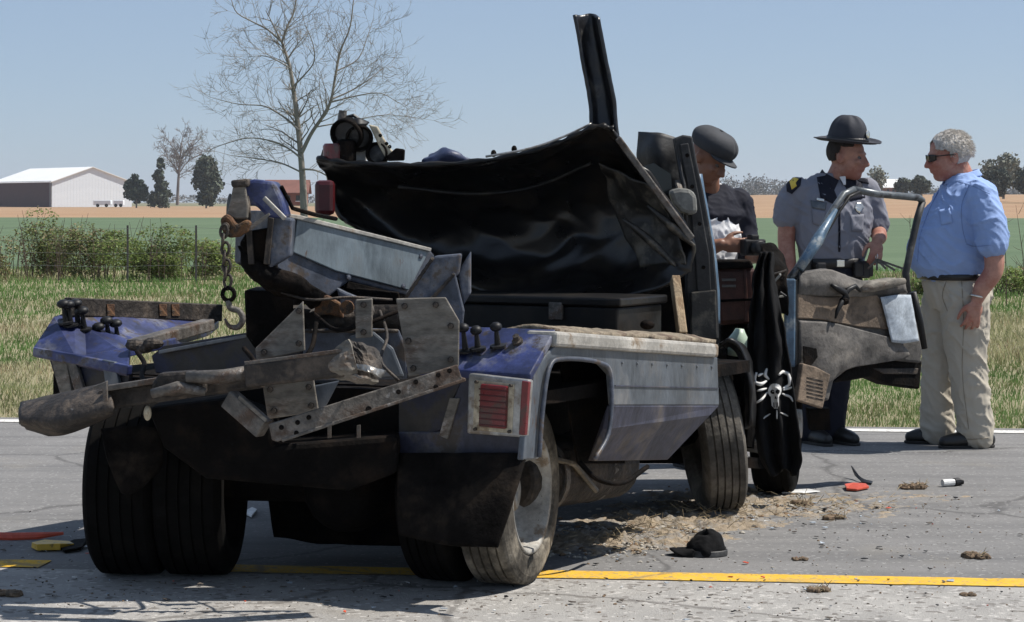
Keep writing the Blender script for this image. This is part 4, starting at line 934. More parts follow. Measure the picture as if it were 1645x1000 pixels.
plate('mirror', [(1074, 306), (1092, 302), (1110, 304), (1119, 314), (1121, 344), (1106, 346), (1094, 341), (1082, 328)], YP(9.84), .09, m_mirror, truck, .02)
v, f = g_beam(P(1088, 292, 9.95), P(1094, 310, 9.9), .02, .02); obj('mirror_bracket', v, f, m_steel, truck)
# tool box, wood plank
tb_c = TP(1.45, -.95, 0)
tbx = thing('tool_box', TP(1.4, -.9, .74), 'long black steel tool box lying on the truck deck under the crushed roof', 'tool box')
v, f = g_box(TP(1.4, -.9, .86), (.4, 1.25, .24), (FW, RT, Z)); obj('box_body', v, f, m_black, tbx, bevel=.01)
v, f = g_box(TP(1.4, -.9, 1.0), (.43, 1.29, .035), (FW, RT, Z)); obj('lid', v, f, m_black, tbx, bevel=.008)
for u in (-1.25, -.55):
    v, f = g_box(TP(1.19, u, .96), (.02, .06, .07), (FW, RT, Z)); obj('latch', v, f, m_steel, tbx, bevel=.004)
v, f = g_beam(P(1084, 448, 9.35), P(1096, 540, 9.2), .035, .06); o = obj('wood_plank', v, f, m_wood, bevel=.004); tag(o, 'splintered pale wood plank standing upright beside the cab pillar', 'plank')
v, f = g_blob(P(1040, 522, 9.0), (.03, .03, .02)); obj('deck_knob', v, f, m_grime, truck, smooth=True)
# lights on the roof
lt = bpy.data.objects.new('roof_lights', None); COL.objects.link(lt); lt.location = P(580, 255, 9.9); WLOC[lt.name] = P(580, 255, 9.9); set_parent(lt, truck); lt['label'] = 'broken work lights and bracket on top of the crushed roof'
def spot(px, py, r, ax, Y=9.9):
    c = P(px, py, Y); v, f = g_lathe(c, ax, [(-.09, .02), (-.085, r * .5), (-.04, r * .9), (0, r), (.012, r), (.012, r * .9), (.0, r * .86), (-.02, r * .5), (-.03, .001)], 24); obj('spot_lamp', v, f, m_grime, lt, smooth=True, solid=.004)
    v, f = g_lathe(c, ax, [(-.004, r * .84), (.004, r * .5), (.006, .001)], 20); obj('lamp_glass', v, f, m_pillar, lt, smooth=True)
spot(557, 217, .075, (-.35, -.8, -.35)); spot(577, 222, .06, (.2, -.9, -.35)); spot(606, 247, .05, (-.3, -.9, 0))
v, f = g_tube([P(549, 212, 9.95), P(549, 195, 9.95), P(551, 178, 9.95)], [.022, .02, .018], 10); obj('lamp_post', v, f, m_steel, lt)
v, f = g_tube([P(553, 190, 9.95), P(568, 186, 9.95), P(582, 196, 9.95)], .009, 6); obj('lamp_wire', v, f, m_knob, lt)
v, f = g_sheet([[P(562, 198, 9.93), P(575, 192, 9.9), P(592, 199, 9.93)], [P(565, 203, 9.9), P(575, 203, 9.87), P(588, 202, 9.9)]], 10, 5, 0); obj('lamp_hood', v, f, m_knob, lt, solid=.02, smooth=True)
plate('cream_bracket', [(592, 200), (606, 203), (616, 222), (628, 240), (640, 252), (618, 252), (608, 234)], YP(9.88), .05, m_cream, lt, .006)
for x, y in ((611, 218), (621, 231), (626, 236)):
    v, f = g_lathe(P(x, y, 9.88), (0, 1, 0), [(-.002, .001), (-.002, .008), (.01, .008)], 10); obj('bracket_hole', v, f, m_grime, lt)
plate('bracket_foot', [(622, 250), (636, 238), (650, 240), (649, 258), (622, 259)], YP(9.87), .06, m_grime, lt, .006)
v, f = g_lathe(P(536, 242, 9.9), (0, 0, 1), [(-.04, .001), (-.04, .048), (.02, .048), (.03, .04), (.031, .001)], 20); obj('red_beacon', v, f, m_redlens, lt, smooth=False)
v, f = g_lathe(P(556, 246, 9.9), (0, 0, 1), [(-.04, .001), (-.04, .045), (.05, .045), (.06, .03), (.061, .001)], 16); obj('beacon_base', v, f, m_grime, lt)
plate('blue_bracket', [(514, 254), (518, 240), (530, 238), (533, 254)], YP(9.95), .06, m_darkblue, lt, .004)
plate('white_block', [(566, 240), (590, 238), (588, 262), (566, 262)], YP(9.97), .04, m_white, lt, .004)
v, f = g_box(P(522, 318, 9.62), (.085, .06, .15)); obj('red_marker_lamp', v, f, m_darkred, truck, bevel=.02)
v, f = g_sheet([[P(672, 266, 9.95), P(700, 266, 9.85), P(770, 266, 9.95)], [P(680, 258, 9.9), P(718, 246, 9.85), P(762, 262, 9.9)], [P(690, 252, 9.98), P(716, 241, 9.98), P(758, 260, 10)], [P(690, 266, 10.1), P(716, 266, 10.15), P(758, 266, 10.1)]], 20, 14, .012, 14); tag(obj('tarp', v, f, m_tarp, smooth=True, solid=.006), 'small dark blue tarp heaped on the crushed roof', 'tarp')

# ---- open door
DPL = VPL(1268, 10.55, 1482, 11.15); dnn = DPL[0] if DPL[0].y > 0 else -DPL[0]
def DP(off): return (DPL[0], DPL[1] + dnn.dot(DPL[0]) * off)
door = bpy.data.objects.new('door', None); COL.objects.link(door); door.location = un(1375, 640, DPL); WLOC[door.name] = un(1375, 640, DPL); set_parent(door, truck); door['label'] = 'open cab door showing its torn inner lining'
dg = [(1279, 440), (1330, 432), (1390, 452), (1452, 448), (1462, 470), (1474, 520), (1482, 560), (1480, 584), (1440, 580), (1400, 582), (1362, 595), (1340, 612), (1332, 645), (1310, 640), (1282, 622)]
pz = obj('door_skin', *g_plate(dg, DP(.0), .06), m_doorskin, door, bevel=.012)
rows = [[un(x, 448 + 6 * math.sin(i), DP(-.01)) for i, x in enumerate((1284, 1320, 1360, 1400, 1455))], [un(x, 470, DP(-.03)) for x in (1284, 1320, 1360, 1400, 1455)], [un(x, 494 + (i > 2) * 8, DP(-.015)) for i, x in enumerate((1284, 1320, 1360, 1400, 1455))]]
plate('door_card', [(1282, 472), (1330, 478), (1410, 474), (1428, 500), (1432, 530), (1380, 526), (1320, 514), (1282, 512)], DP(-.014), .012, m_doortan, door, .006)
v, f = g_sheet([[un(1283, 440, DP(-.01)), un(1330, 434, DP(-.02)), un(1390, 452, DP(-.01)), un(1452, 448, DP(-.01))], [un(1283, 458, DP(-.02)), un(1330, 455, DP(-.045)), un(1390, 466, DP(-.03)), un(1455, 462, DP(-.02))], [un(1283, 474, DP(-.012)), un(1330, 476, DP(-.02)), un(1390, 476, DP(-.015)), un(1458, 470, DP(-.012))]], 40, 16, .008, 12, 3); obj('door_top_rail', v, f, m_doorskin, door, smooth=True, solid=.008)
v, f = g_sheet([[un(1283, 515, DP(-.012)), un(1340, 520, DP(-.03)), un(1400, 535, DP(-.03)), un(1440, 545, DP(-.014))], [un(1283, 560, DP(-.012)), un(1340, 560, DP(-.05)), un(1400, 560, DP(-.035)), un(1460, 570, DP(-.014))], [un(1284, 615, DP(-.012)), un(1322, 620, DP(-.04)), un(1358, 594, DP(-.03)), un(1440, 579, DP(-.014))]], 40, 26, .006, 7, 5, crease=.008); obj('lower_lining', v, f, m_doorskin, door, smooth=True, solid=.008)
v, f = g_tube([un(x, y, DP(-.05)) for x, y in ((1384, 466), (1400, 460), (1425, 455), (1452, 452))], [.012, .03, .028, .016], 10); obj('arm_rest', v, f, m_tan, door, smooth=True)
v, f = g_tube([un(x, y, DP(-.06)) for x, y in ((1336, 458), (1345, 464), (1356, 470), (1362, 480), (1352, 486), (1345, 500), (1342, 512))], [.008, .014, .016, .012, .014, .010, .005], 8); obj('window_crank', v, f, m_knob, door, smooth=True)
v, f = g_tube([un(x, y, DP(-.06)) for x, y in ((1352, 486), (1362, 466), (1374, 460), (1382, 468))], [.008, .014, .012, .008], 8); obj('lock_mechanism', v, f, m_knob, door, smooth=True)
v, f = g_blob(un(1356, 484, DP(-.06)), (.025, .02, .02), seg=8, rings=6); obj('lock_mechanism', v, f, m_grime, door)
plate('speaker_hole', [(1291, 556), (1312, 560), (1314, 574), (1302, 590), (1292, 588)], DP(-.056), .006, m_grime, door, .002)
v, f = g_sheet([[un(1414, 478, DP(-.03)), un(1440, 474, DP(-.035)), un(1463, 474, DP(-.03))], [un(1424, 515, DP(-.03)), un(1445, 514, DP(-.045)), un(1470, 512, DP(-.035))], [un(1432, 550, DP(-.035)), un(1452, 552, DP(-.04)), un(1476, 548, DP(-.035))]], 12, 14, .003, 20); obj('paper_sheet', v, f, m_paper, door, smooth=True, solid=.002)
plate('map_pocket', [(1290, 584), (1312, 590), (1335, 602), (1322, 657), (1300, 650), (1281, 644)], DP(-.075), .03, m_doortan, door, .006)
for k in range(6):
    y = 606 + k * 6; plate('pocket_print', [(1296, y), (1322, y + 6), (1322, y + 8), (1296, y + 2)], DP(-.0765), .002, m_brown, door, 0)
plate('door_bottom', [(1338, 616), (1360, 594), (1400, 578), (1482, 580), (1478, 626), (1430, 619), (1400, 606), (1366, 612)], DP(.03), .1, m_grime, door, .01)
plate('door_edge_rib', [(1404, 592), (1476, 592), (1474, 602), (1420, 601)], DP(.022), .02, m_brown, door, .004)
v, f = g_tube([un(1466, 470, DP(.03)), un(1478, 520, DP(.03)), un(1484, 560, DP(.03))], .02, 8); obj('door_edge', v, f, m_knob, door, smooth=True)
v, f = g_beam(un(1269, 448, DP(0)), un(1268, 590, DP(0)), .05, .045, up=(0, 1, 0)); obj('hinge_edge', v, f, m_doorblue, door, bevel=.008)
v, f = g_beam(un(1277, 450, DP(-.01)), un(1277, 590, DP(-.01)), .02, .02, up=(0, 1, 0)); obj('hinge_edge_trim', v, f, m_pillar, door, bevel=.004)
fr = [(1269, 448), (1282, 430), (1310, 385), (1340, 335), (1356, 312), (1372, 305), (1410, 312), (1476, 318), (1482, 324), (1474, 350), (1463, 400), (1455, 440), (1458, 470)]
frp = [un(x, y, DP(.01)) for x, y in fr]
for i, (a, b) in enumerate(((0, 6), (5, 9), (8, 13))):
    v, f = g_tube(frp[a:b], .018, 8); obj('window_frame', v, f, m_frame if i < 2 else m_pillar, door, smooth=True)
v, f = g_tube([un(x + 9, y + 4, DP(-.01)) for x, y in fr[:6]], .008, 6); obj('window_seal', v, f, m_knob, door, smooth=True)
v, f = g_tube([un(x + 3, y + 2, DP(-.015)) for x, y in fr[1:4]], [.02, .03, .01], 8); obj('frame_patch', v, f, m_doorblue, door, smooth=True)

# ---- cab front remains: seat, fender, suspension
seat = plate('seat', [(1149, 430), (1213, 428), (1216, 470), (1211, 520), (1154, 524), (1150, 480)], YP(10.86), .16, m_seat, truck, .025)
plate('seat_top', [(1147, 418), (1206, 418), (1212, 431), (1147, 433)], YP(10.83), .18, m_grime, seat, .01)
for y in (448, 458): plate('seat_vent', [(1160, y), (1182, y), (1182, y + 4), (1160, y + 4)], YP(10.852), .01, m_tan, seat, .001)
plate('seat_piping', [(1152, 482), (1214, 479), (1214, 483), (1152, 486)], YP(10.852), .02, m_grime, seat, .002)
plate('seat_edge', [(1194, 432), (1199, 432), (1203, 518), (1196, 518)], YP(10.853), .02, m_seat, seat, .004)
arc = [(1152, 560), (1165, 552), (1182, 562), (1194, 590), (1200, 630), (1200, 690)]
v, f = g_sheet([[P(x, y, 10.0) for x, y in arc], [P(x + 6, y - 6, 9.85) for x, y in arc], [P(x + 14, y - 2, 10.4) for x, y in arc]], 24, 8, .008, 9); obj('fender', v, f, m_black, truck, smooth=True, solid=.015)
v, f = g_lathe(P(1186, 552, 10.6), (.1, 0, 1), [(-.06, .001), (-.06, .045), (.02, .05), (.05, .03), (.07, .02), (.071, .001)], 16); tag(obj('plastic_jug', v, f, M('pale green plastic', (.4, .5, .4), .4, bump=0), smooth=True), 'pale green plastic jug wedged behind the torn fender', 'jug')
plate('suspension_arm', [(1188, 712), (1205, 700), (1222, 712), (1236, 722), (1222, 730), (1190, 724)], YP(10.5), .05, m_tan, truck, .008)
v, f = g_beam(P(1165, 742, 10.3), P(1240, 745, 10.6), .05, .05); obj('tie_rod', v, f, m_grime, truck)
v, f = g_tube([P(1200, 600, 10.6), P(1204, 660, 10.55), P(1200, 720, 10.5)], .035, 10); obj('shock_absorber', v, f, m_grime, truck)
plate('cab_sill', [(1160, 640), (1290, 640), (1290, 668), (1160, 700)], YP(10.85), .3, m_grime, truck, .02)
plate('cab_floor', [(1156, 520), (1260, 520), (1262, 640), (1160, 640)], YP(10.95), .4, m_grime, truck, .02)
v, f = g_sheet([[P(1222, 400, 10.6), P(1240, 395, 10.6), P(1258, 420, 10.6)], [P(1225, 440, 10.5), P(1245, 445, 10.5), P(1264, 450, 10.5)], [P(1228, 500, 10.55), P(1250, 500, 10.5), P(1266, 505, 10.5)]], 14, 18, .03, 9); obj('torn_dash', v, f, m_grime, truck, smooth=True, solid=.05)
for i in range(14):
    a = Vector(P(random.uniform(1225, 1262), random.uniform(430, 520), 10.45)); b = a + Vector((random.uniform(-.06, .06), random.uniform(-.05, .05), random.uniform(-.14, .02)))
    v, f = g_tube([a, (a + b) / 2 + Vector((random.uniform(-.03, .03), -.02, .02)), b], .006, 5); obj('wire', v, f, random.choice([m_knob, m_steel, m_mirror]), truck)
v, f = g_sheet([[P(1296, 655, 10.9), P(1330, 655, 10.9)], [P(1300, 690, 10.9), P(1332, 690, 10.9)]], 4, 4); obj('step', v, f, m_grime, truck, solid=.1)

# ---- black cloth with white print hanging from the cab
rows = []
for y, x0, x1 in ((405, 1222, 1242), (440, 1212, 1244), (490, 1206, 1252), (540, 1203, 1262), (590, 1200, 1270), (640, 1204, 1276), (690, 1212, 1282), (735, 1222, 1287), (760, 1236, 1282)):
    rows.append([P(x0 + (x1 - x0) * i / 8, y + (6 * math.sin(i * 1.1) if y > 700 else 0), 10.28 + (.026 if 560 < y < 680 else .05) * math.sin(i * 1.9 + y * .012) + (.05 if y < 450 else 0) - (.04 if y > 600 else 0)) for i in range(9)])
v, f = g_sheet(rows, 40, 70, .010, 10, 2)
flag = thing('black_flag', P(1245, 760, 10.3), 'black cloth with white skull print hanging from the cab beside the open door', 'flag')
fo = obj('cloth', v, f, m_cloth, flag, smooth=True, solid=.008)
FG = np.array(v).reshape(70, 40, 3)
def on_flag(fx, fy, off=.012):
    x = max(0, min(38.99, fx * 39)); y = max(0, min(68.99, fy * 69)); i, j = int(x), int(y); a, b = x - i, y - j
    p = (FG[j, i] * (1 - a) + FG[j, i + 1] * a) * (1 - b) + (FG[j + 1, i] * (1 - a) + FG[j + 1, i + 1] * a) * b
    return Vector(p) + Vector((0, -off, 0))
def fpx(x, y):                                              # photo pixel on the cloth
    fy = float(np.interp(y, (405, 440, 490, 540, 590, 640, 690, 735, 760), np.linspace(0, 1, 9))); j = min(69, max(0, int(fy * 69))); xs = FG[j, :, 0] / FG[j, :, 1] * FPX + CX
    return (x - xs[0]) / (xs[-1] - xs[0]), fy
def stroke(pts, r):
    c = catmull([(*fpx(x, y), 0) for x, y in pts], max(8, len(pts) * 4)); path = [on_flag(a, b, .02) for a, b, _ in c]
    v, f = g_tube(path, [r * (.55 + .45 * math.sin(math.pi * i / (len(path) - 1))) for i in range(len(path))], 6); return v, f
gs = [stroke(p, r) for p, r in (
    ([(1213, 598), (1211, 612), (1220, 617), (1230, 612)], .009), ([(1216, 604), (1224, 600)], .006), ([(1231, 592), (1228, 602), (1234, 610)], .008), ([(1250, 602), (1258, 597), (1266, 603), (1266, 616), (1258, 624)], .009),
    ([(1232, 630), (1222, 642), (1212, 648)], .006), ([(1257, 632), (1266, 636), (1271, 645)], .006), ([(1245, 658), (1246, 672)], .004), ([(1258, 626), (1270, 622)], .006), ([(1230, 624), (1216, 628)], .006), ([(1236, 664), (1226, 672)], .004), ([(1254, 662), (1264, 668)], .004))]
def flag_patch(pts, off):
    c = np.array(pts, float).mean(0); n = len(pts); V = [on_flag(*fpx(*c), off)] + [on_flag(*fpx(*(c + (np.array(p) - c) * .5)), off) for p in pts] + [on_flag(*fpx(*p), off) for p in pts]
    return V, [(0, 1 + i, 1 + (i + 1) % n) for i in range(n)] + [(1 + i, 1 + n + i, 1 + n + (i + 1) % n, 1 + (i + 1) % n) for i in range(n)]
ell = lambda cx, cy, rx, ry, n=18: [(cx + rx * math.cos(2 * math.pi * k / n), cy + ry * math.sin(2 * math.pi * k / n)) for k in range(n)]
for v, f in gs: obj('print_scroll', v, f, m_print, flag, smooth=True)
v, f = join(flag_patch(ell(1244, 628, 11, 12), .022), flag_patch([(1237, 636), (1251, 636), (1250, 652), (1246, 656), (1241, 656), (1238, 651)], .022)); sk = obj('skull_print', v, f, m_print, flag, solid=.002)
v, f = join(flag_patch(ell(1239.5, 629, 3.2, 3.6, 10), .027), flag_patch(ell(1248.5, 629, 3.2, 3.6, 10), .027), flag_patch([(1244, 635), (1246, 640), (1242, 640)], .027), *[flag_patch([(x, 646), (x + 1, 646), (x + 1, 654), (x, 654)], .027) for x in (1240, 1243.5, 1247)]); obj('skull_holes', v, f, m_cloth, sk, solid=.002)

# ---- added sheet blocking light behind the axle; loose greasy parts under the body
v, f = g_sheet([[P(425, 700, 8.95), P(560, 720, 8.95), P(700, 720, 8.95), P(880, 720, 9.0)], [P(430, 790, 8.9), P(560, 800, 8.88), P(700, 800, 8.9), P(880, 790, 8.95)], [P(440, 862, 8.95), P(560, 876, 8.93), P(700, 872, 8.95), P(880, 850, 9.0)]], 40, 20, .03, 5, 8); obj('underbody_light_block', v, f, m_grime, truck, smooth=True, solid=.012)
def hose(pts, r, mat, name='hose', parent=None):
    v, f = g_tube([Vector(c) for c in catmull([tuple(P(*p)) for p in pts], len(pts) * 5)], r, 7); return obj(name, v, f, mat, parent or truck, smooth=True)
hose([(392, 560, 7.9), (430, 600, 7.72), (470, 596, 7.74), (500, 560, 7.8), (508, 520, 7.95)], .009, m_grime)
hose([(505, 505, 8.0), (540, 530, 7.88), (590, 520, 7.86), (640, 500, 7.9)], .008, m_grime)
hose([(610, 500, 7.95), (622, 540, 7.8), (612, 580, 7.7), (640, 612, 7.66)], .006, m_brown, 'wire_rope')
hose([(452, 470, 8.0), (500, 482, 7.96), (560, 478, 7.98), (630, 482, 8.05)], .005, m_brown, 'wire_rope')
hose([(220, 565, 8.2), (232, 585, 8.1), (228, 605, 7.9), (240, 625, 7.72)], .009, m_grime)
hose([(930, 742, 8.4), (960, 770, 8.4), (1000, 776, 8.5), (1040, 750, 8.7)], .010, m_grime)
hose([(640, 300, 9.88), (760, 312, 9.8), (860, 300, 9.74), (950, 262, 9.64)], .010, m_black, 'roof_bow')
# bolts and welds on the boom mount
gs_b = []
for x, y, Y in ((650, 492, 7.715), (700, 490, 7.715), (724, 524, 7.715), (724, 578, 7.715), (664, 592, 7.715), (656, 548, 7.715), (480, 500, 7.775), (480, 552, 7.775), (424, 566, 7.775), (584, 490, 7.845), (584, 534, 7.845), (434, 626, 7.695), (496, 622, 7.695), (500, 652, 7.695), (440, 660, 7.695)):
    c = P(x, y, Y); v, f = g_lathe(c, (0, -1, 0), [(-.004, .012), (.003, .012), (.003, .008), (.012, .008), (.012, .0001)], 6); obj('bolt', v, f, m_brown, truck)
for x, y in ((470, 366), (462, 392), (676, 412), (648, 460), (560, 446)):
    v, f = g_lathe(un(x, y, (BPL[0], BPL[1] - bn.dot(BPL[0]) * .012)), -bn, [(-.004, .011), (.004, .009), (.006, .0001)], 10); obj('rivet', v, f, m_purple, boom)
for a, b in (((692, 482), (730, 440)), ((652, 478), (696, 414)), ((488, 532), (640, 532))):
    pts = [P(a[0] + (b[0] - a[0]) * i / 14, a[1] + (b[1] - a[1]) * i / 14, 8.075 if a[1] < 500 else 7.985) for i in range(15)]
    v, f = g_tube(pts, [.006 + .002 * (i % 2) for i in range(15)], 6); obj('weld_bead', v, f, m_brown, truck, smooth=True)
for x in range(1000, 1150, 24):
    v, f = g_lathe(un(x, 583 + (x - 1000) * .05, SP(.002)), RT, [(-.002, .006), (.003, .005), (.004, .0001)], 8); obj('rivet', v, f, m_side, rb)
v, f = g_beam(un(988, 620, SP(.003)), un(1154, 624, SP(.003)), .004, .004); obj('panel_seam', v, f, m_side2, rb)
# added dented sheet, the roof corner's tan highlight put into its dusty colour
v, f = g_sheet([[P(962, 262, 9.62), P(1000, 276, 9.56), P(1040, 300, 9.46)], [P(975, 310, 9.74), P(1020, 330, 9.66), P(1070, 345, 9.5)], [P(1000, 370, 9.74), P(1050, 380, 9.6), P(1095, 392, 9.48)], [P(1030, 430, 9.66), P(1066, 425, 9.56), P(1100, 425, 9.47)]], 30, 34, .02, 6, 6, crease=.03); obj('roof_corner_highlight', v, f, m_pillar0, roof, smooth=True, solid=.008)

# ================================================================== PEOPLE
from mathutils.bvhtree import BVHTree
def remeshed(gs, voxel, it=4, fac=.5):
    v, f = join(*gs); me = bpy.data.meshes.new('tmp'); me.from_pydata([tuple(x) for x in v], [], f); o = bpy.data.objects.new('tmp', me); COL.objects.link(o)
    m = o.modifiers.new('r', 'REMESH'); m.mode = 'VOXEL'; m.voxel_size = voxel
    m = o.modifiers.new('s', 'SMOOTH'); m.iterations = it; m.factor = fac
    dg = bpy.context.evaluated_depsgraph_get(); e = o.evaluated_get(dg); me2 = bpy.data.meshes.new_from_object(e)
    V = [x.co.copy() for x in me2.vertices]; N = [x.normal.copy() for x in me2.vertices]; F = [tuple(p.vertices) for p in me2.polygons]
    bpy.data.objects.remove(o); bpy.data.meshes.remove(me); bpy.data.meshes.remove(me2)
    return V, N, F
def wrinkle(V, N, amp, sc_=(9, 9, 16), seed=0, f2=2.3):
    """soft folds plus sharper creases"""
    o = []
    for p, n in zip(V, N):
        q = Vector((p.x * sc_[0] + seed, p.y * sc_[1], p.z * sc_[2] + p.x * 6)); wq = q + Vector((noise.noise(q * .6), noise.noise(q * .6 + Vector((7, 0, 0))), noise.noise(q * .6 + Vector((0, 5, 0))))) * .9
        r1 = max(0, 1 - abs(noise.noise(wq)) * 3.2) ** 2; r2 = max(0, 1 - abs(noise.noise(wq * f2 + Vector((3, 3, 3)))) * 3.2) ** 2
        o.append(p + n * (amp * (r1 * .75 + r2 * .4 + .5 * noise.noise(q * .7) - .35)))
    return o
class Frame:
    def __init__(s, base, fwd, up=(0, 0, 1)):
        s.b = Vector(base); s.u = Vector(up).normalized(); f = Vector(fwd); s.f = (f - s.u * f.dot(s.u)).normalized(); s.l = s.u.cross(s.f)
    def __call__(s, x, y, z): return s.b + s.f * x + s.l * y + s.u * z
def g_rings(fr, rings, seg=28, pw=2.4):
    """rings: (z, front x, back x, half width[, y shift]) lofted into a closed form"""
    V, F = [], []
    for r in rings:
        z, fx, bx, hw = r[:4]; ys = r[4] if len(r) > 4 else 0; c, rx = (fx + bx) / 2, (fx - bx) / 2
        for k in range(seg):
            t = 2 * math.pi * k / seg; ct, st = math.cos(t), math.sin(t)
            V.append(fr(c + rx * math.copysign(abs(ct) ** (2 / pw), ct), ys + hw * math.copysign(abs(st) ** (2 / pw), st), z))
    n = len(rings)
    for i in range(n - 1):
        for k in range(seg):
            k2 = (k + 1) % seg; F.append((i * seg + k, i * seg + k2, (i + 1) * seg + k2, (i + 1) * seg + k))
    F.append(tuple(range(seg - 1, -1, -1))); F.append(tuple(range((n - 1) * seg, n * seg)))
    return V, F
def g_limb(pts, rad, seg=14, sub=5, cap=True):
    C = [Vector(c) for c in catmull([tuple(p) for p in pts], len(pts) * sub)]; R_ = np.interp(np.linspace(0, len(rad) - 1, len(C)), range(len(rad)), rad)
    g = g_tube(C, list(R_), seg)
    if cap: return join(g, g_blob(C[0], (R_[0],) * 3, seg=12, rings=8), g_blob(C[-1], (R_[-1],) * 3, seg=12, rings=8))
    return g
def rotm(fr): return Matrix((fr.f, fr.l, fr.u)).transposed()
def g_head(h, k=1.0):
    """h: frame at the middle of the head; eyes at half height"""
    R_ = rotm(h); b = lambda x, y, z, r: g_blob(h(x * k, y * k, z * k), tuple(q * k for q in r), R_)
    g = [b(-.008, 0, .035, (.104, .079, .092)), b(.03, 0, -.03, (.072, .064, .085)), b(.05, 0, -.088, (.042, .038, .03)), b(.02, 0, -.06, (.07, .06, .055)),
         b(.088, 0, .028, (.016, .05, .012)), b(.082, .042, -.016, (.02, .022, .018)), b(.082, -.042, -.016, (.02, .022, .018)),
         g_limb([h(.096 * k, 0, .018 * k), h(.108 * k, 0, -.004 * k), h(.120 * k, 0, -.028 * k)], [.010 * k, .012 * k, .015 * k], 10, 4),
         b(.1, .013, -.032, (.014, .011, .009)), b(.1, -.013, -.032, (.014, .011, .009)),
         b(.094, 0, -.052, (.013, .026, .006)), b(.093, 0, -.063, (.013, .023, .007))]
    for s in (1, -1): g += [b(-.008, s * .08, -.002, (.022, .012, .034)), b(-.012, s * .086, .012, (.016, .008, .018))]
    return g
def g_hand(w, d, side, fwd, scale=1.0, curl=.5, spread=.12):
    """w wrist, d pointing direction, side: towards the thumb, fwd: palm normal (fingers curl towards it)"""
    d = Vector(d).normalized(); s = Vector(side); s = (s - d * s.dot(d)).normalized(); n = Vector(fwd); n = (n - d * n.dot(d) - s * n.dot(s)).normalized(); k = scale; w = Vector(w)
    R_ = Matrix((s, n, d)).transposed(); g = [g_blob(w + d * .052 * k, (.042 * k, .018 * k, .056 * k), R_), g_limb([w - d * .03 * k, w + d * .03 * k], [.027 * k, .028 * k], 10, 3)]
    for i, (o, ln) in enumerate(((.031, .075), (.011, .084), (-.011, .078), (-.031, .062))):
        b = w + s * (o * k) + d * (.092 * k); dd = (d + s * (spread * (1.5 - i) * .5)).normalized(); p = [b - dd * .02 * k, b]; cur = b; a = curl * .5
        for seg in (.42, .33, .25):
            v = (dd * math.cos(a) + n * math.sin(a)).normalized(); cur = cur + v * (ln * seg * k); p.append(cur.copy()); a += curl * .8
        g.append(g_limb(p, [.0105 * k, .010 * k, .0095 * k, .0088 * k, .0075 * k], 8, 3))
    b = w + s * .026 * k + d * .03 * k; g.append(g_limb([b, b + (s * .8 + d * .6 + n * .25) * .03 * k, b + (s * .75 + d * .95 + n * .4) * .052 * k, b + (s * .62 + d * 1.2 + n * .55) * .068 * k], [.016 * k, .0135 * k, .0115 * k, .009 * k], 8, 3))
    return g
def shoe(parent, fr, hx, tx, y, mat, yaw=0, hgt=.09):
    c = lambda x, z, yy=0: fr(x, y + yy + (x - hx) * yaw, z); L = tx - hx
    g = [g_limb([c(hx + .04, .045), c(hx + L * .35, .05), c(hx + L * .7, .04), c(tx - .045, .035)], [.046, .05, .047, .036], 12, 4), g_blob(c(hx + .06, hgt), (.05, .05, .05))]
    V, N, F = remeshed(g, .009, 3); V = [Vector((p.x, p.y, max(p.z, .012))) for p in V]; o = obj('shoe', V, F, mat, parent, smooth=True)
    s = [g_limb([c(hx + .045, .01), c(hx + L * .35, .01), c(hx + L * .7, .01), c(tx - .045, .01)], [.048, .05, .05, .04], 12, 4)]
    V, N, F = remeshed(s, .009, 2); V = [Vector((p.x, p.y, max(.001, min(p.z, .016)))) for p in V]; obj('sole', V, F, m_sole, o, smooth=False)
def bvh(V, F): return BVHTree.FromPolygons([tuple(v) for v in V], F)
def decal(name, pts, tree, mat, parent, off=.006, thick=.004, n=6):
    """cloth patch sewn on the garment: outline filled with a small grid and laid on the surface"""
    P0 = np.array(pts, float); c = P0.mean(0); m = len(P0); V, F = [], []
    def hit(x, y):
        d = ray(x, y).normalized(); h = tree.ray_cast(CP, d); return None if h[0] is None else h[0] - d * off
    ring = []
    for i in range(m):
        for k in range(n): ring.append(P0[i] + (P0[(i + 1) % m] - P0[i]) * k / n)
    ok = True; hc = hit(*c)
    if hc is None: return None
    V.append(hc); M_ = len(ring); lv = 3
    for l in range(1, lv + 1):
        for q in ring:
            h = hit(*(c + (q - c) * l / lv)); 
            if h is None: h = V[max(0, len(V) - 1)]
            V.append(h)
    for i in range(M_): F.append((0, 1 + i, 1 + (i + 1) % M_))
    for l in range(lv - 1):
        a, b = 1 + l * M_, 1 + (l + 1) * M_
        for i in range(M_): F.append((a + i, b + i, b + (i + 1) % M_, a + (i + 1) % M_))
    return obj(name, V, F, mat, parent, smooth=True, solid=thick)
m_sole = M('shoe sole', (.02, .018, .016), .8, bump=0)
m_skin = M('sunburnt skin', (.44, .225, .165), .55, 0, .2, 22, col2=(.36, .14, .10), m2=(.47, .6), s2=9, bump=.05, bscale=120, spec=.35)
m_skin2 = M('tanned skin', (.38, .195, .14), .55, 0, .2, 22, col2=(.3, .125, .09), m2=(.47, .6), s2=9, bump=.05, bscale=120, spec=.35)
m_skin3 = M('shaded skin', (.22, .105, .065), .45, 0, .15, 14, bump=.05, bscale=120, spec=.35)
m_hairw = M('white grey hair', (.48, .45, .41), .7, 0, .25, 40, bump=.6, bscale=90, stretch=(1, 1, .4))
m_hairb = M('dark cropped hair', (.02, .015, .012), .8, 0, .3, 40, bump=.4, bscale=120)
m_shirtb = M('light blue shirt cloth', (.27, .38, .64), .8, 0, .06, 5, bump=.12, bscale=16, spec=.2)
m_khaki = M('khaki trouser cloth', (.44, .40, .33), .85, 0, .06, 5, bump=.12, bscale=14, spec=.2)
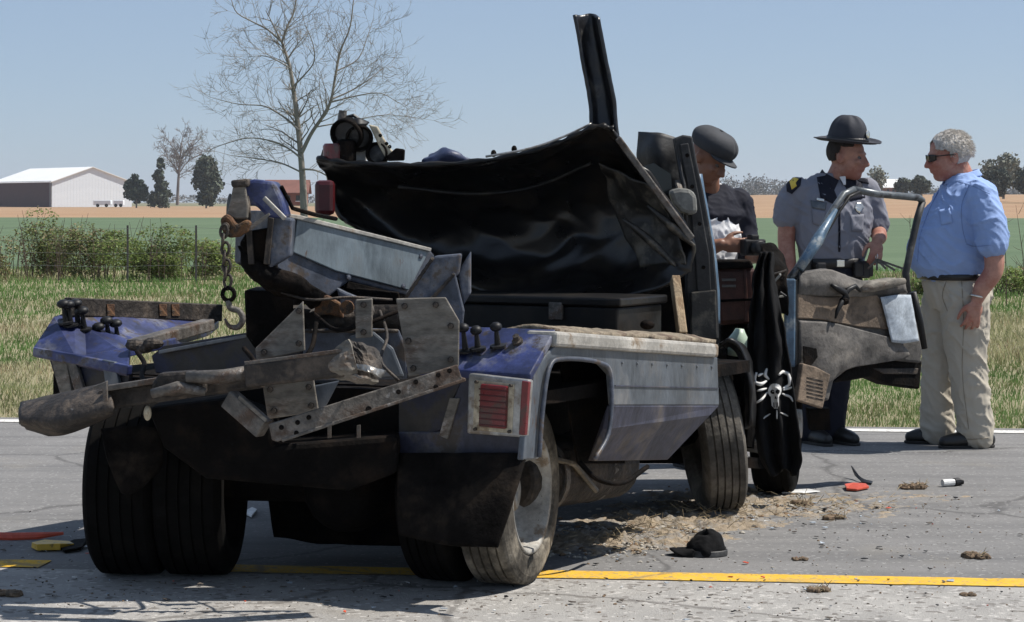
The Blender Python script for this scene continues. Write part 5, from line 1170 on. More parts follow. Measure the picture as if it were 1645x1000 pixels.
m_shoeb = M('black shoe leather', (.012, .011, .01), .4, 0, .2, 9, bump=.1)
m_uni = M('grey uniform shirt cloth', (.20, .205, .24), .8, 0, .06, 5, bump=.12, bscale=16, spec=.2)
m_navy = M('dark navy uniform cloth', (.014, .015, .024), .8, 0, .15, 6, bump=.12, bscale=16, spec=.2)
m_hat = M('dark felt hat', (.035, .037, .046), .75, 0, .2, 9, bump=.1, bscale=70, spec=.3)
m_belt = M('black belt leather', (.01, .009, .009), .4, 0, .2, 9, bump=.1)
m_gold = M('yellow embroidery', (.72, .50, .06), .6, 0, .1, 20, bump=.1); m_silver = M('silver badge', (.7, .68, .62), .25, .9, .05, 20, bump=0)
m_wshirt = M('white shirt cloth', (.74, .74, .74), .8, 0, .04, 5, bump=.1, bscale=16, spec=.2)
m_gcap = M('charcoal felt cap', (.045, .047, .052), .8, 0, .2, 9, bump=.1, bscale=60, spec=.3)
m_lens = M('dark sunglass lens', (.006, .006, .007), .1, 0, .1, 9, bump=0)
m_eye = M('eye', (.14, .12, .11), .8, 0, .05, 9, bump=0); m_iris = M('iris', (.02, .015, .01), .8, 0, .05, 9, bump=0)
def eyes(h, k, parent):
    for s in (1, -1):
        v, f = g_blob(h(.0815 * k, s * .031 * k, .006 * k), (.0115 * k,) * 3, seg=12, rings=8); e = obj('eye', v, f, m_eye, parent, smooth=True)
        v, f = g_blob(h(.0905 * k, s * .031 * k, .006 * k), (.005 * k,) * 3, seg=10, rings=6); obj('iris', v, f, m_iris, e, smooth=True)

# ------------------------------------------------------------------ man in the blue shirt, in profile
b0 = gnd(1530, 716); fr = Frame(b0, (-1, -.10, 0))
man = thing('person', b0, 'heavy man in light blue shirt and khaki trousers with sunglasses, in profile', 'person')
hd_ = Frame(fr(.022, 0, 1.655), fr.f - Z * .12, Z + fr.f * .12)
KH = 1.12
neck = g_limb([fr(-.085, 0, 1.46), fr(-.055, 0, 1.54), fr(-.02, 0, 1.62)], [.085, .073, .068])
la = [fr(-.10, .205, 1.43), fr(-.135, .272, 1.22), fr(-.15, .30, 1.03), fr(-.085, .292, .92), fr(-.055, .285, .845)]
ra = [fr(-.10, -.205, 1.43), fr(-.12, -.272, 1.22), fr(-.12, -.30, 1.04), fr(-.04, -.29, .94), fr(.0, -.28, .86)]
ar = [.07, .062, .056, .05, .034]
torso = g_rings(fr, [(.80, .12, -.17, .17), (.97, .14, -.19, .18), (1.1, .19, -.22, .19), (1.25, .16, -.23, .2), (1.4, .09, -.22, .2), (1.5, .03, -.17, .14), (1.55, -.01, -.13, .07)])
legs = [g_limb([fr(-.04, .10, .85), fr(-.06, .11, .47), fr(-.11, .115, .08)], [.105, .075, .05]), g_limb([fr(0, -.10, .85), fr(.045, -.10, .47), fr(.05, -.11, .08)], [.105, .075, .05])]
g = g_head(hd_, KH) + [neck, torso, g_limb(la, ar), g_limb(ra, ar)] + legs
g += g_hand(la[-1], fr.f * .22 - Z, fr.f, -fr.l, 1.08, .55, .3) + g_hand(ra[-1], fr.f * .2 - Z, fr.f, fr.l, 1.05, .5)
V, N, F = remeshed(g, .0075, 3); obj('body', V, F, m_skin, man, smooth=True)
def hair_shell(h, k, parent, mat, rad, c, cut, seed, amp=.006):
    R_ = rotm(h); V, N, F = remeshed([g_blob(h(c[0] * k, 0, c[1] * k), tuple(q * k for q in rad), R_, 40, 28)], .006, 1)
    keep = []
    for p, n in zip(V, N):
        q = p - h.b; x, y, z = q.dot(h.f) / k, q.dot(h.l) / k, q.dot(h.u) / k; keep.append(cut(x, abs(y), z + .006 * noise.noise(p * 70)))
    V = [p + n * amp * (noise.noise(Vector((p.x * 60, p.y * 60, p.z * 30 + seed))) + .5 * noise.noise(p * 130)) for p, n in zip(V, N)]
    F = [q for q in F if all(keep[i] for i in q)]; used = sorted({i for q in F for i in q}); mp = {i: j for j, i in enumerate(used)}
    obj('hair', [V[i] for i in used], [tuple(mp[i] for i in q) for q in F], mat, parent, smooth=True, solid=.006)
hair_shell(hd_, KH, man, m_hairw, (.112, .088, .099), (-.012, .037), lambda x, y, z: (z > .028 + x * .25 and x < .078) or (z > -.075 and x < -.018) or (z > .0 and x < .018), 3, .004)
def seam(pts, tree, parent, mat, r=.0022, name='seam', off=.001):
    c = catmull([(x, y, 0) for x, y in pts], len(pts) * 8); path = []
    for x, y, _ in c:
        d = ray(x, y).normalized(); h = tree.ray_cast(CP, d)
        if h[0] is not None: path.append(h[0] - d * off)
    if len(path) > 3:
        v, f = g_tube(path, r, 5); obj(name, v, f, mat, parent)
gs = []; rh = random.Random(2)
for i in range(2600):
    th, ph = rh.uniform(0, 2 * math.pi), rh.uniform(0, 2.0); q = Vector((math.sin(ph) * math.cos(th) * .114 - .012, math.sin(ph) * math.sin(th) * .09, math.cos(ph) * .101 + .037))
    x, y, z = q
    if not ((z > .035 + x * .25 and x < .07) or (z > -.075 and x < -.022) or (z > .004 and x < .014)): continue
    if z > .115 and abs(y) < .035 and x > -.05 and rh.random() < .75: continue
    p = hd_(x * KH, y * KH, z * KH); d = (hd_.u * (-.5 if z < .08 else .1) - hd_.f * rh.uniform(.5, 1) + hd_.l * rh.uniform(-.4, .4) + (p - hd_.b).normalized() * .35).normalized() * rh.uniform(.014, .03)
    gs.append(g_tube([p, p + d * .6, p + d - Z * .003], [.0012, .001, .0004], 3, caps=False))
v, f = join(*gs); hs_ = obj('hair_strands', v, f, m_hairw, man); hs_['kind'] = 'stuff'
gl = [hd_(.10 * KH, 0, .012 * KH)]
for s in (1, -1):
    v, f = g_sheet([[hd_(.112 * KH, s * .006 * KH, .026 * KH), hd_(.108 * KH, s * .035 * KH, .028 * KH), hd_(.082 * KH, s * .068 * KH, .022 * KH)], [hd_(.112 * KH, s * .008 * KH, -.004 * KH), hd_(.108 * KH, s * .035 * KH, -.012 * KH), hd_(.084 * KH, s * .066 * KH, -.004 * KH)]], 10, 6); 
    if s == 1: gla = obj('sunglasses', v, f, m_lens, man, smooth=True, solid=.004)
    else: obj('lens', v, f, m_lens, gla, smooth=True, solid=.004)
    v, f = g_tube([hd_(.082 * KH, s * .07 * KH, .016 * KH), hd_(.03 * KH, s * .086 * KH, .016 * KH), hd_(-.012 * KH, s * .091 * KH, .012 * KH)], .0035, 6); obj('temple_arm', v, f, m_lens, gla)
sr = [(.935, .14, -.205, .185), (.97, .19, -.222, .205), (1.04, .25, -.24, .225), (1.13, .258, -.262, .235), (1.24, .222, -.274, .236), (1.35, .150, -.274, .242), (1.44, .092, -.245, .23), (1.50, .05, -.205, .175), (1.54, .02, -.165, .115), (1.572, .0, -.135, .088)]
sl = lambda s: g_limb([fr(-.10, s * .2, 1.43), fr(-.125, s * .262, 1.30), fr(-.142, s * .292, 1.17)], [.10, .098, .094], 16)
V, N, F = remeshed([g_rings(fr, sr), sl(1), sl(-1), g_blob(fr(-.09, .17, 1.45), (.1, .1, .07)), g_blob(fr(-.09, -.17, 1.45), (.1, .1, .07))], .009, 4)
V = wrinkle(V, N, .0125, (7, 7, 9), 2); sh = obj('shirt', V, F, m_shirtb, man, smooth=True); tS = bvh(V, F)
for s in (1, -1):                                              # collar
    v, f = g_sheet([[fr(.035, s * .01, 1.545), fr(-.02, s * .082, 1.555), fr(-.13, s * .05, 1.585), fr(-.15, 0, 1.59)], [fr(.055, s * .03, 1.50), fr(-.01, s * .105, 1.515), fr(-.145, s * .07, 1.55), fr(-.168, 0, 1.555)]], 16, 6, .002, 20); obj('collar', v, f, m_shirtb, sh, smooth=True, solid=.006)
m_seamb = M('blue shirt stitching', (.17, .25, .45), .9, bump=0); m_seamk = M('khaki stitching', (.24, .21, .16), .9, bump=0)
seam([(1556, 300), (1545, 330), (1546, 365), (1552, 390)], tS, sh, m_seamb); seam([(1540, 292), (1565, 300), (1590, 312)], tS, sh, m_seamb); seam([(1552, 392), (1566, 396), (1592, 394)], tS, sh, m_seamb, .003, 'sleeve_hem'); seam([(1508, 306), (1492, 340), (1478, 380), (1474, 420)], tS, sh, m_seamb, .003, 'button_placket')
decal('chest_pocket', [(1508, 338), (1526, 334), (1530, 358), (1512, 362)], tS, m_shirtb, sh, .004, .004)
tr_ = [(.99, .165, -.218, .203), (.93, .165, -.222, .205), (.86, .15, -.225, .205), (.78, .12, -.19, .19)]
lg = lambda y, xs, r: g_limb([fr(xs[0], y, .86), fr(xs[1], y * 1.08, .66), fr(xs[2], y * 1.1, .46), fr(xs[3], y * 1.15, .22), fr(xs[4], y * 1.15, .075)], r, 18)
V, N, F = remeshed([g_rings(fr, tr_), lg(.10, (-.04, -.045, -.055, -.085, -.105), [.145, .132, .112, .104, .105]), lg(-.10, (.01, .03, .045, .05, .05), [.135, .125, .105, .1, .1])], .009, 4)
V = wrinkle(V, N, .014, (7, 7, 8), 9); tro = obj('trousers', V, F, m_khaki, man, smooth=True); tT = bvh(V, F)
seam([(1545, 452), (1548, 520), (1546, 600), (1556, 690)], tT, tro, m_seamk); seam([(1520, 452), (1514, 475), (1522, 500)], tT, tro, m_seamk, .003, 'pocket_edge'); seam([(1572, 468), (1590, 470)], tT, tro, m_seamk, .003, 'back_pocket'); seam([(1532, 704), (1560, 706), (1588, 704)], tT, tro, m_seamk, .003, 'hem')
v, f = g_rings(fr, [(.955, .182, -.228, .213), (.957, .186, -.232, .217), (.985, .19, -.235, .219), (.99, .184, -.23, .214)]); obj('belt', v, f, m_belt, man, smooth=True)
v, f = g_torus(la[-1] + Z * .025, (fr.f * .2 - Z), .04, .006, 20, 8); wt = obj('wrist_watch', v, f, m_silver, man, smooth=True)
shoe(man, fr, -.21, .13, .118, m_shoeb, .05); shoe(man, fr, -.05, .25, -.118, m_shoeb, -.1)

# ------------------------------------------------------------------ trooper with the campaign hat
b0 = gnd(1336, 712); fr = Frame(b0, (.22, -.97, 0))
tro_p = thing('person', b0, 'trooper in grey uniform shirt and broad brimmed hat standing behind the open door', 'person')
hd_ = Frame(fr(.05, .075, 1.655), Vector((.86, -.5, -.10)), Z + Vector((.06, -.05, 0)))
la = [fr(.0, .215, 1.455), fr(-.02, .265, 1.35), fr(-.02, .285, 1.25), fr(.085, .26, 1.20), fr(.165, .215, 1.175)]
ra = [fr(.0, -.215, 1.455), fr(-.015, -.255, 1.32), fr(-.02, -.27, 1.18), fr(.02, -.272, 1.05), fr(.06, -.268, .93)]
ar = [.066, .058, .052, .046, .033]
neck = g_limb([fr(-.02, .01, 1.48), fr(.0, .035, 1.54), fr(.02, .058, 1.61)], [.08, .066, .062])
torso = g_rings(fr, [(.82, .09, -.1, .16), (1.0, .10, -.09, .16), (1.2, .12, -.1, .18), (1.4, .11, -.11, .19), (1.5, .07, -.1, .15), (1.55, .04, -.07, .07)])
legs = [g_limb([fr(0, .08, .88), fr(.01, .04, .48), fr(-.02, .01, .08)], [.1, .07, .05]), g_limb([fr(0, -.08, .88), fr(.01, -.11, .48), fr(-.02, -.13, .08)], [.1, .07, .05])]
g = g_head(hd_, 1.06) + [neck, torso, g_limb(la, ar), g_limb(ra, ar)] + legs
g += g_hand(la[-1], fr.f * .7 - Z * .75 - fr.l * .35, -fr.l + fr.f * .1, -Z - fr.f, 1.0, .7, .1) + g_hand(ra[-1], fr.f * .15 - Z, fr.f, fr.l, 1.0, .5)
V, N, F = remeshed(g, .0075, 3); obj('body', V, F, m_skin2, tro_p, smooth=True); eyes(hd_, 1.06, tro_p)
hair_shell(hd_, 1.06, tro_p, m_hairb, (.108, .083, .097), (-.01, .036), lambda x, y, z: (z > .06 and x < .06) or (z > -.02 and x < -.035) or (z > .02 and x < -.01), 3, .002)
sr = [(1.03, .12, -.10, .18), (1.08, .135, -.105, .198), (1.16, .148, -.115, .215), (1.26, .155, -.125, .23), (1.36, .15, -.13, .238), (1.44, .125, -.13, .232), (1.50, .085, -.115, .195), (1.54, .055, -.09, .125), (1.572, .045, -.07, .085)]
V, N, F = remeshed([g_rings(fr, sr), g_limb([fr(0, .205, 1.455), fr(-.02, .258, 1.36), fr(-.015, .282, 1.265)], [.09, .084, .08], 16), g_limb([fr(0, -.205, 1.455), fr(-.015, -.252, 1.38), fr(-.02, -.268, 1.315)], [.09, .086, .082], 16)], .009, 4)
V = wrinkle(V, N, .010, (8, 8, 11), 5); sh = obj('shirt', V, F, m_uni, tro_p, smooth=True); tS = bvh(V, F)
for s in (1, -1):
    v, f = g_sheet([[fr(.075, .02 + s * .006, 1.525), fr(.03, .03 + s * .075, 1.565), fr(-.07, .02 + s * .05, 1.59)], [fr(.105, .02 + s * .05, 1.455), fr(.06, .03 + s * .115, 1.51), fr(-.09, .02 + s * .075, 1.545)]], 14, 6, .002, 20); obj('collar', v, f, m_navy, sh, smooth=True, solid=.006)
v, f = g_sheet([[fr(.075, .02, 1.545), fr(.08, .055, 1.55)], [fr(.105, .034, 1.50), fr(.105, .046, 1.50)]], 6, 6); obj('undershirt', v, f, m_wshirt, sh, solid=.006)
decal('placket', [(1347, 318), (1350, 318), (1350, 405), (1347, 405)], tS, m_navy, sh, .003, .003, 10)
decal('epaulet', [(1290, 276), (1312, 268), (1318, 276), (1298, 288)], tS, m_navy, sh, .006, .006); decal('epaulet', [(1372, 282), (1392, 284), (1396, 296), (1378, 292)], tS, m_navy, sh, .006, .006)
decal('yoke', [(1312, 285), (1330, 282), (1345, 318), (1342, 330), (1318, 318)], tS, m_navy, sh, .003, .003); decal('yoke', [(1366, 288), (1384, 292), (1390, 318), (1356, 326), (1356, 312)], tS, m_navy, sh, .003, .003)
pt = decal('shoulder_patch', [(1263, 290), (1276, 279), (1288, 284), (1286, 298), (1272, 312), (1264, 308)], tS, m_navy, sh, .006, .004)
decal('patch_emblem', [(1268, 291), (1276, 285), (1283, 288), (1278, 294), (1280, 299), (1272, 305), (1270, 298)], tS, m_gold, pt or sh, .010, .003)
decal('pocket_flap', [(1302, 322), (1328, 326), (1326, 338), (1304, 334)], tS, m_side, sh, .005, .005); decal('pocket', [(1304, 336), (1326, 340), (1324, 366), (1306, 360)], tS, m_uni, sh, .004, .004)
decal('pocket', [(1366, 346), (1388, 344), (1386, 372), (1368, 372)], tS, m_uni, sh, .004, .004)
decal('badge', [(1376, 326), (1384, 326), (1388, 334), (1382, 344), (1376, 340), (1373, 334)], tS, m_silver, sh, .008, .004); decal('name_plate', [(1312, 318), (1324, 320), (1324, 324), (1312, 322)], tS, m_silver, sh, .008, .003)
tr_ = [(1.06, .118, -.10, .17), (1.0, .12, -.11, .175), (.9, .12, -.13, .185), (.8, .09, -.1, .17)]
lg = lambda y, y2, r: g_limb([fr(0, y, .88), fr(.01, y + (y2 - y) * .3, .66), fr(.01, y + (y2 - y) * .6, .46), fr(-.005, y + (y2 - y) * .85, .24), fr(-.02, y2, .07)], r, 18)
V, N, F = remeshed([g_rings(fr, tr_), lg(.08, .01, [.125, .105, .085, .075, .075]), lg(-.08, -.13, [.125, .105, .085, .075, .075])], .009, 4)
V = wrinkle(V, N, .006, (8, 8, 9), 9); obj('trousers', V, F, m_navy, tro_p, smooth=True)
v, f = g_rings(fr, [(1.02, .13, -.115, .185), (1.022, .137, -.12, .19), (1.072, .139, -.122, .192), (1.075, .132, -.115, .187)]); bl = obj('duty_belt', v, f, m_belt, tro_p, smooth=True)
for x, y, w_, hh in ((.10, .11, .06, .09), (.07, .165, .05, .1), (.10, -.12, .06, .08), (.05, -.19, .06, .17), (.03, .2, .05, .09)):
    v, f = g_box(fr(x + .035, y, 1.03 - hh * .2), (.05, w_, hh), (fr.f, fr.l, Z)); obj('belt_pouch', v, f, m_belt, bl, bevel=.01)
v, f = g_box(fr(.142, .0, 1.047), (.01, .05, .04), (fr.f, fr.l, Z)); obj('buckle', v, f, m_silver, bl, bevel=.004)
shoe(tro_p, fr, -.10, .20, .0, m_shoeb, .3, .1); shoe(tro_p, fr, -.10, .20, -.14, m_shoeb, .2, .1)
# hat: flat curled brim, pinched crown, strap
hf = Frame(hd_.b + hd_.u * .098 - hd_.f * .004, hd_.f + Vector((0, 0, -.02)), hd_.u + Vector((.0, -.06, 0)))
rows = []
for r in (.095, .13, .16, .184, .192):
    rows.append([hf(r * 1.03 * math.cos(t), r * .96 * math.sin(t), .008 * (r > .18) + .022 * ((r - .095) / .09) ** 2 * abs(math.sin(t)) * .4 - .004 * abs(math.cos(t)) * (r - .095) / .09) for t in np.linspace(0, 2 * math.pi, 33)])
v, f = g_sheet(rows, 64, 12); hat = obj('campaign_hat', v, f, m_hat, tro_p, smooth=True, solid=.006)
rows = []
for z, r in ((-.005, .110), (.02, .109), (.06, .102), (.10, .089), (.132, .066), (.148, .038), (.146, .012)):
    rows.append([hf((r * 1.08 - .018 * (z / .15) ** 2 * max(0, math.cos(4 * t + math.pi)) * (z > .05)) * math.cos(t), (r * .92 - .018 * (z / .15) ** 2 * max(0, math.cos(4 * t + math.pi)) * (z > .05)) * math.sin(t), z) for t in np.linspace(0, 2 * math.pi, 33)])
v, f = g_sheet(rows, 64, 24); obj('hat_crown', v, f, m_hat, hat, smooth=True, solid=.004)
rows = [[hf((.1095 + .004) * 1.08 * math.cos(t), (.1095 + .004) * .92 * math.sin(t), z) for t in np.linspace(0, 2 * math.pi, 33)] for z in (.002, .026)]
v, f = g_sheet(rows, 64, 3); obj('hat_band', v, f, m_belt, hat, smooth=True, solid=.004)
v, f = g_lathe(hf(.122, 0, .05), hf.f + hf.u * .12, [(0, .001), (.004, .022), (0, .026)], 16); obj('hat_badge', v, f, m_silver, hat, smooth=True)
kp = la[-1] + (fr.f * .7 - Z * .75 - fr.l * .35).normalized() * .125 + fr.f * .012
keys = thing('key_ring', kp, 'bunch of dangling keys held in the trooper\'s hand', 'keys')
v, f = g_torus(kp, (1, .2, 0), .016, .0025, 16, 6); obj('ring', v, f, m_silver, keys, smooth=True)
for i in range(5):
    d = Vector((.05 * (i - 1), -.01 * i, -.07 - .008 * (i % 2))); v, f = join(g_beam(kp + Vector((0, 0, -.016)), kp + d, .012, .003, (0, 1, 0)), g_blob(kp + Vector((0, 0, -.02)) + d * .1, (.01, .004, .012), seg=8, rings=6)); obj('key', v, f, m_steel, keys)

# ------------------------------------------------------------------ person with the charcoal cap behind the cab
b0 = P(1136, 325, 11.9); b0.z = 0; fr = Frame(b0, (.42, -.9, 0))
pho = thing('person', b0, 'person in charcoal cap, white shirt and black jacket holding a camera behind the cab', 'person')
hd_ = Frame(fr(.10, -.055, 1.625), Vector((.72, -.55, -.7)), Z + Vector((.5, -.3, 0)))
neck = g_limb([fr(-.01, 0, 1.42), fr(.04, -.02, 1.49), fr(.075, -.04, 1.58)], [.078, .064, .06])
la = [fr(.0, .12, 1.40), fr(.02, .17, 1.26), fr(.06, .17, 1.13), fr(.16, .11, 1.12), fr(.27, .06, 1.16)]
ra = [fr(.0, -.19, 1.40), fr(-.01, -.25, 1.25), fr(.03, -.25, 1.1), fr(.16, -.15, 1.13), fr(.26, -.07, 1.18)]
la = [fr(.02, .17, 1.39), fr(.03, .2, 1.26), fr(.07, .2, 1.14), fr(.18, .19, 1.12), fr(.27, .17, 1.11)]
torso = g_rings(fr, [(.82, .09, -.1, .15), (1.0, .10, -.09, .15), (1.2, .12, -.1, .16), (1.33, .11, -.11, .17), (1.43, .07, -.1, .14), (1.48, .04, -.07, .07)])
legs = [g_limb([fr(0, s * .09, .88), fr(.01, s * .1, .48), fr(-.02, s * .11, .08)], [.1, .07, .05]) for s in (1, -1)]
g = g_head(hd_, 1.02) + [neck, torso, g_limb(la, ar), g_limb(ra, ar)] + legs
g += g_hand(la[-1], fr.f + fr.l * .25 - Z * .1, Z - fr.l * .5, -fr.l - Z * .3, 1.0, .6) + g_hand(ra[-1], fr.f * .4 + fr.l * .8 - Z * .05, Z, -fr.f, 1.0, .6)
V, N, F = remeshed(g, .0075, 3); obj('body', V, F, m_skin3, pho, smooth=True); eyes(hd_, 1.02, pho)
sr = [(.98, .12, -.11, .168), (1.1, .13, -.115, .172), (1.22, .142, -.12, .182), (1.33, .135, -.13, .19), (1.41, .10, -.125, .185), (1.46, .07, -.10, .13), (1.495, .055, -.07, .085)]
V, N, F = remeshed([g_rings(fr, sr)], .009, 4); V = wrinkle(V, N, .010, (8, 8, 11), 5); sh = obj('shirt', V, F, m_wshirt, pho, smooth=True); tS = bvh(V, F)
js = [(z, a - .035 if z < 1.3 else a + .012, b - .012, h + .016) for z, a, b, h in sr]
V, N, F = remeshed([g_rings(fr, [(z, a, b, h, .016) for z, a, b, h in js]), g_limb(la[:3] + [la[2].lerp(la[3], .3)], [.09, .082, .07, .066], 14), g_limb(ra[:3] + [ra[2].lerp(ra[3], .3)], [.086, .08, .07, .066], 14)], .009, 4)
V = wrinkle(V, N, .007, (8, 8, 12), 8); obj('jacket', V, F, m_navy, pho, smooth=True)
V, N, F = remeshed([g_rings(fr, [(1.0, .11, -.1, .165), (.9, .12, -.13, .18), (.8, .09, -.1, .165)])] + [g_limb([fr(0, s * .09, .88), fr(.01, s * .1, .46), fr(-.02, s * .11, .07)], [.12, .09, .085], 16) for s in (1, -1)], .01, 4); obj('trousers', V, F, m_navy, pho, smooth=True)
shoe(pho, fr, -.1, .19, .12, m_shoeb, .1); shoe(pho, fr, -.1, .19, -.12, m_shoeb, -.1)
hf = Frame(hd_.b + hd_.u * .055 - hd_.f * .005, hd_.f, hd_.u)
rows = []
for z, r in ((0, .112), (.03, .122), (.06, .118), (.09, .095), (.105, .06), (.11, .01)):
    rows.append([hf(r * 1.08 * math.cos(t), r * .95 * math.sin(t), z) for t in np.linspace(0, 2 * math.pi, 25)])
v, f = g_sheet(rows, 40, 22, .004, 10); cp_ = obj('cap', v, f, m_gcap, pho, smooth=True, solid=.006)
rows = [[hf(.112 * 1.05 * math.cos(t) + .0 + e * math.cos(t), .112 * .95 * math.sin(t) * (1 - e), -e * .25) for t in np.linspace(-1.1, 1.1, 11)] for e in (0, .03, .055)]
v, f = g_sheet(rows, 20, 6); obj('cap_peak', v, f, m_gcap, cp_, smooth=True, solid=.006)
cc = (la[-1] + ra[-1]) / 2 + fr.f * .07 + fr.l * .03 + Z * .02
cmr = thing('camera', cc, 'black camera held in front of the chest by the person in the cap', 'camera')
v, f = g_box(cc, (.055, .13, .085), (fr.f, fr.l, Z)); obj('camera_body', v, f, m_knob, cmr, bevel=.01)
v, f = g_lathe(cc + fr.f * .025, fr.f, [(0, .036), (.05, .036), (.055, .03), (.05, .001)], 20); obj('lens', v, f, m_knob, cmr, smooth=True)
v, f = g_box(cc + Z * .052, (.05, .05, .03), (fr.f, fr.l, Z)); obj('prism_hump', v, f, m_knob, cmr, bevel=.008)

# ================================================================== debris on the road
m_clod = M('soil clod', (.17, .115, .07), .95, 0, .35, 14, col2=(.075, .055, .035), m2=(.48, .62), s2=18, bump=.6, bscale=50)
m_straw = M('dry straw', (.30, .235, .14), .9, 0, .3, 5, bump=0)
m_stone = M('pale gravel', (.36, .33, .28), .9, 0, .3, 25, bump=.2)
m_sand = M('spilt sandy soil', (.27, .215, .15), .95, 0, .3, 9, col2=(.22, .205, .185), m2=(.46, .58), s2=5, col3=(.15, .10, .06), m3=(.58, .66), s3=13, bump=.6, bscale=60)
def rock(c, r, rnd, seg=8, rings=6, flat=.6, amp=.4):
    v, f = g_blob((0, 0, 0), (1, 1, 1), seg=seg, rings=rings); o = rnd.random() * 50; V = []
    sx, sy = rnd.uniform(.7, 1.4), rnd.uniform(.7, 1.4)
    for p in v:
        p = Vector(p); k = 1 + amp * noise.noise(p * 1.3 + Vector((o, o, o))) + amp * .5 * noise.noise(p * 3 + Vector((o, 0, 0)))
        V.append(Vector((p.x * sx, p.y * sy, p.z * flat)) * k * r + Vector(c))
    return V, f
rn = random.Random(4)
def clod(px, py, wpx, label, straw=True):
    c = gnd(px, py); k = c.y / FPX; r = wpx * k / 2
    t = thing('soil_clod', c, label, 'soil clod', 'soil clods scattered on the road')
    gs = [rock(c + Vector((rn.uniform(-.7, .7) * r, rn.uniform(-.5, .5) * r, r * .12)), r * rn.uniform(.25, .5), rn) for _ in range(9)]
    v, f = join(*gs); obj('soil', v, f, m_clod, t, smooth=False)
    if straw:
        gs = []
        for i in range(26):
            a = c + Vector((rn.uniform(-.9, .9) * r, rn.uniform(-.6, .6) * r, rn.uniform(.0, .35) * r)); d = Vector((rn.uniform(-1, 1), rn.uniform(-1, 1), rn.uniform(-.2, .9))).normalized() * r * rn.uniform(.4, .9)
            gs.append(g_tube([a, a + d * .5, a + d + Vector((0, 0, -.1 * r))], [.0018, .0018, .0008], 3))
        v, f = join(*gs); obj('straw', v, f, m_straw, t)
clod(1466, 785, 46, 'brown grassy soil clod left of the white and black bottle')
clod(1341, 834, 36, 'low dark soil clod between the truck and the right road edge')
clod(1284, 900, 28, 'small dark soil clod just above the yellow line', False)
clod(1570, 897, 46, 'tufted reddish soil clod near the right edge by the yellow line')
clod(1316, 951, 40, 'flat straw coloured clod below the yellow line')
clod(1556, 957, 26, 'small grey clod below the yellow line on the right', False)
clod(1196, 794, 44, 'tan soil clod beside the front wheel')
clod(1287, 812, 40, 'crumbled brown soil clod right of the front wheel')
clod(12, 957, 52, 'dark soil clod at the lower left edge', False)
clod(1010, 856, 40, 'grassy clod on the gravel heap beside the rear wheel')
# spilt soil and gravel by the wheels (nobody could count it)
def heap(cx, cy, rx, ry, h, seed):
    n = 90; m = 60; V, F = [], []
    for j in range(m + 1):
        for i in range(n + 1):
            u, v_ = i / n * 2 - 1, j / m * 2 - 1; d = math.hypot(u, v_)
            p = Vector((cx + u * rx, cy + v_ * ry, 0)); nn = noise.noise(p * 5 + Vector((seed, 0, 0))) + .8 * noise.noise(p * 13) + .8 * noise.noise(p * 34)
            p.z = max(-.01, h * (1 - d ** 1.6) * (.6 + .7 * nn) - .005 + .008 * nn * (d < 1.1)); V.append(p)
    for j in range(m):
        for i in range(n): F.append((j * (n + 1) + i, j * (n + 1) + i + 1, (j + 1) * (n + 1) + i + 1, (j + 1) * (n + 1) + i))
    return V, F
gs = []
for px, py, rx, ry, h in ((1000, 868, .5, .34, .05), (1090, 838, .5, .4, .06), (1180, 815, .6, .5, .035), (1300, 812, .6, .45, .014), (1150, 800, .4, .4, .04), (930, 885, .32, .2, .03), (1400, 800, .5, .3, .007)):
    c = gnd(px, py); gs.append(heap(c.x, c.y, rx, ry, h * .65, px))
v, f = join(*gs); tag(obj('spilt_soil', v, f, m_sand, smooth=True), 'tan soil and straw spilt on the road beside the truck wheels', kind='stuff')
def scatter(name, spots, n, rmin, rmax, mats, label):
    gs = []; fm = []
    for k in range(n):
        px, py, sx, sy = rn.choice(spots); x, y = rn.gauss(px, sx), rn.gauss(py, sy)
        if y < 745 or y > 1010: continue
        c = gnd(x, y); r = rn.uniform(rmin, rmax) * rn.choice((.5, .7, 1)); v, f = rock(c + Vector((0, 0, r * .3)), r, rn, 6, 4); gs.append((v, f)); fm += [rn.randrange(len(mats))] * len(f)
    v, f = join(*gs); return tag(obj(name, v, f, mats[0], mats=mats, fm=fm), label, kind='stuff')
m_dstone = M('dark gravel', (.09, .075, .06), .9, 0, .3, 25, bump=.2); m_ostone = M('brown grit', (.2, .13, .075), .95, 0, .3, 25, bump=.2)
scatter('gravel', [(960, 868, 55, 14), (1050, 855, 50, 14), (1090, 830, 60, 12), (1190, 810, 60, 12)], 2600, .003, .014, [m_stone, m_stone, m_ostone], 'pale gravel spilt beside the rear wheel')
scatter('grit', [(1300, 815, 130, 18), (1450, 850, 150, 40), (1250, 905, 250, 20), (1300, 960, 260, 22), (700, 975, 350, 18), (1200, 960, 330, 20), (250, 955, 200, 18)], 900, .0012, .0062, [m_dstone, m_ostone, m_stone, m_clod], 'fine grit and crumbs of soil strewn over the road')
gs = []
for k in range(420):
    px, py, sx, sy = rn.choice([(1100, 835, 60, 14), (1180, 808, 70, 12), (1300, 812, 90, 12), (1000, 862, 50, 12)]); c = gnd(rn.gauss(px, sx), min(940, max(770, rn.gauss(py, sy))), .02 + rn.uniform(0, .02))
    d = Vector((rn.uniform(-1, 1), rn.uniform(-1, 1), rn.uniform(-.1, .5))).normalized() * rn.uniform(.02, .07); gs.append(g_tube([c, c + d], .0014, 3))
v, f = join(*gs); tag(obj('spilt_straw', v, f, m_straw), 'dry straw mixed into the spilt soil by the wheels', kind='stuff')
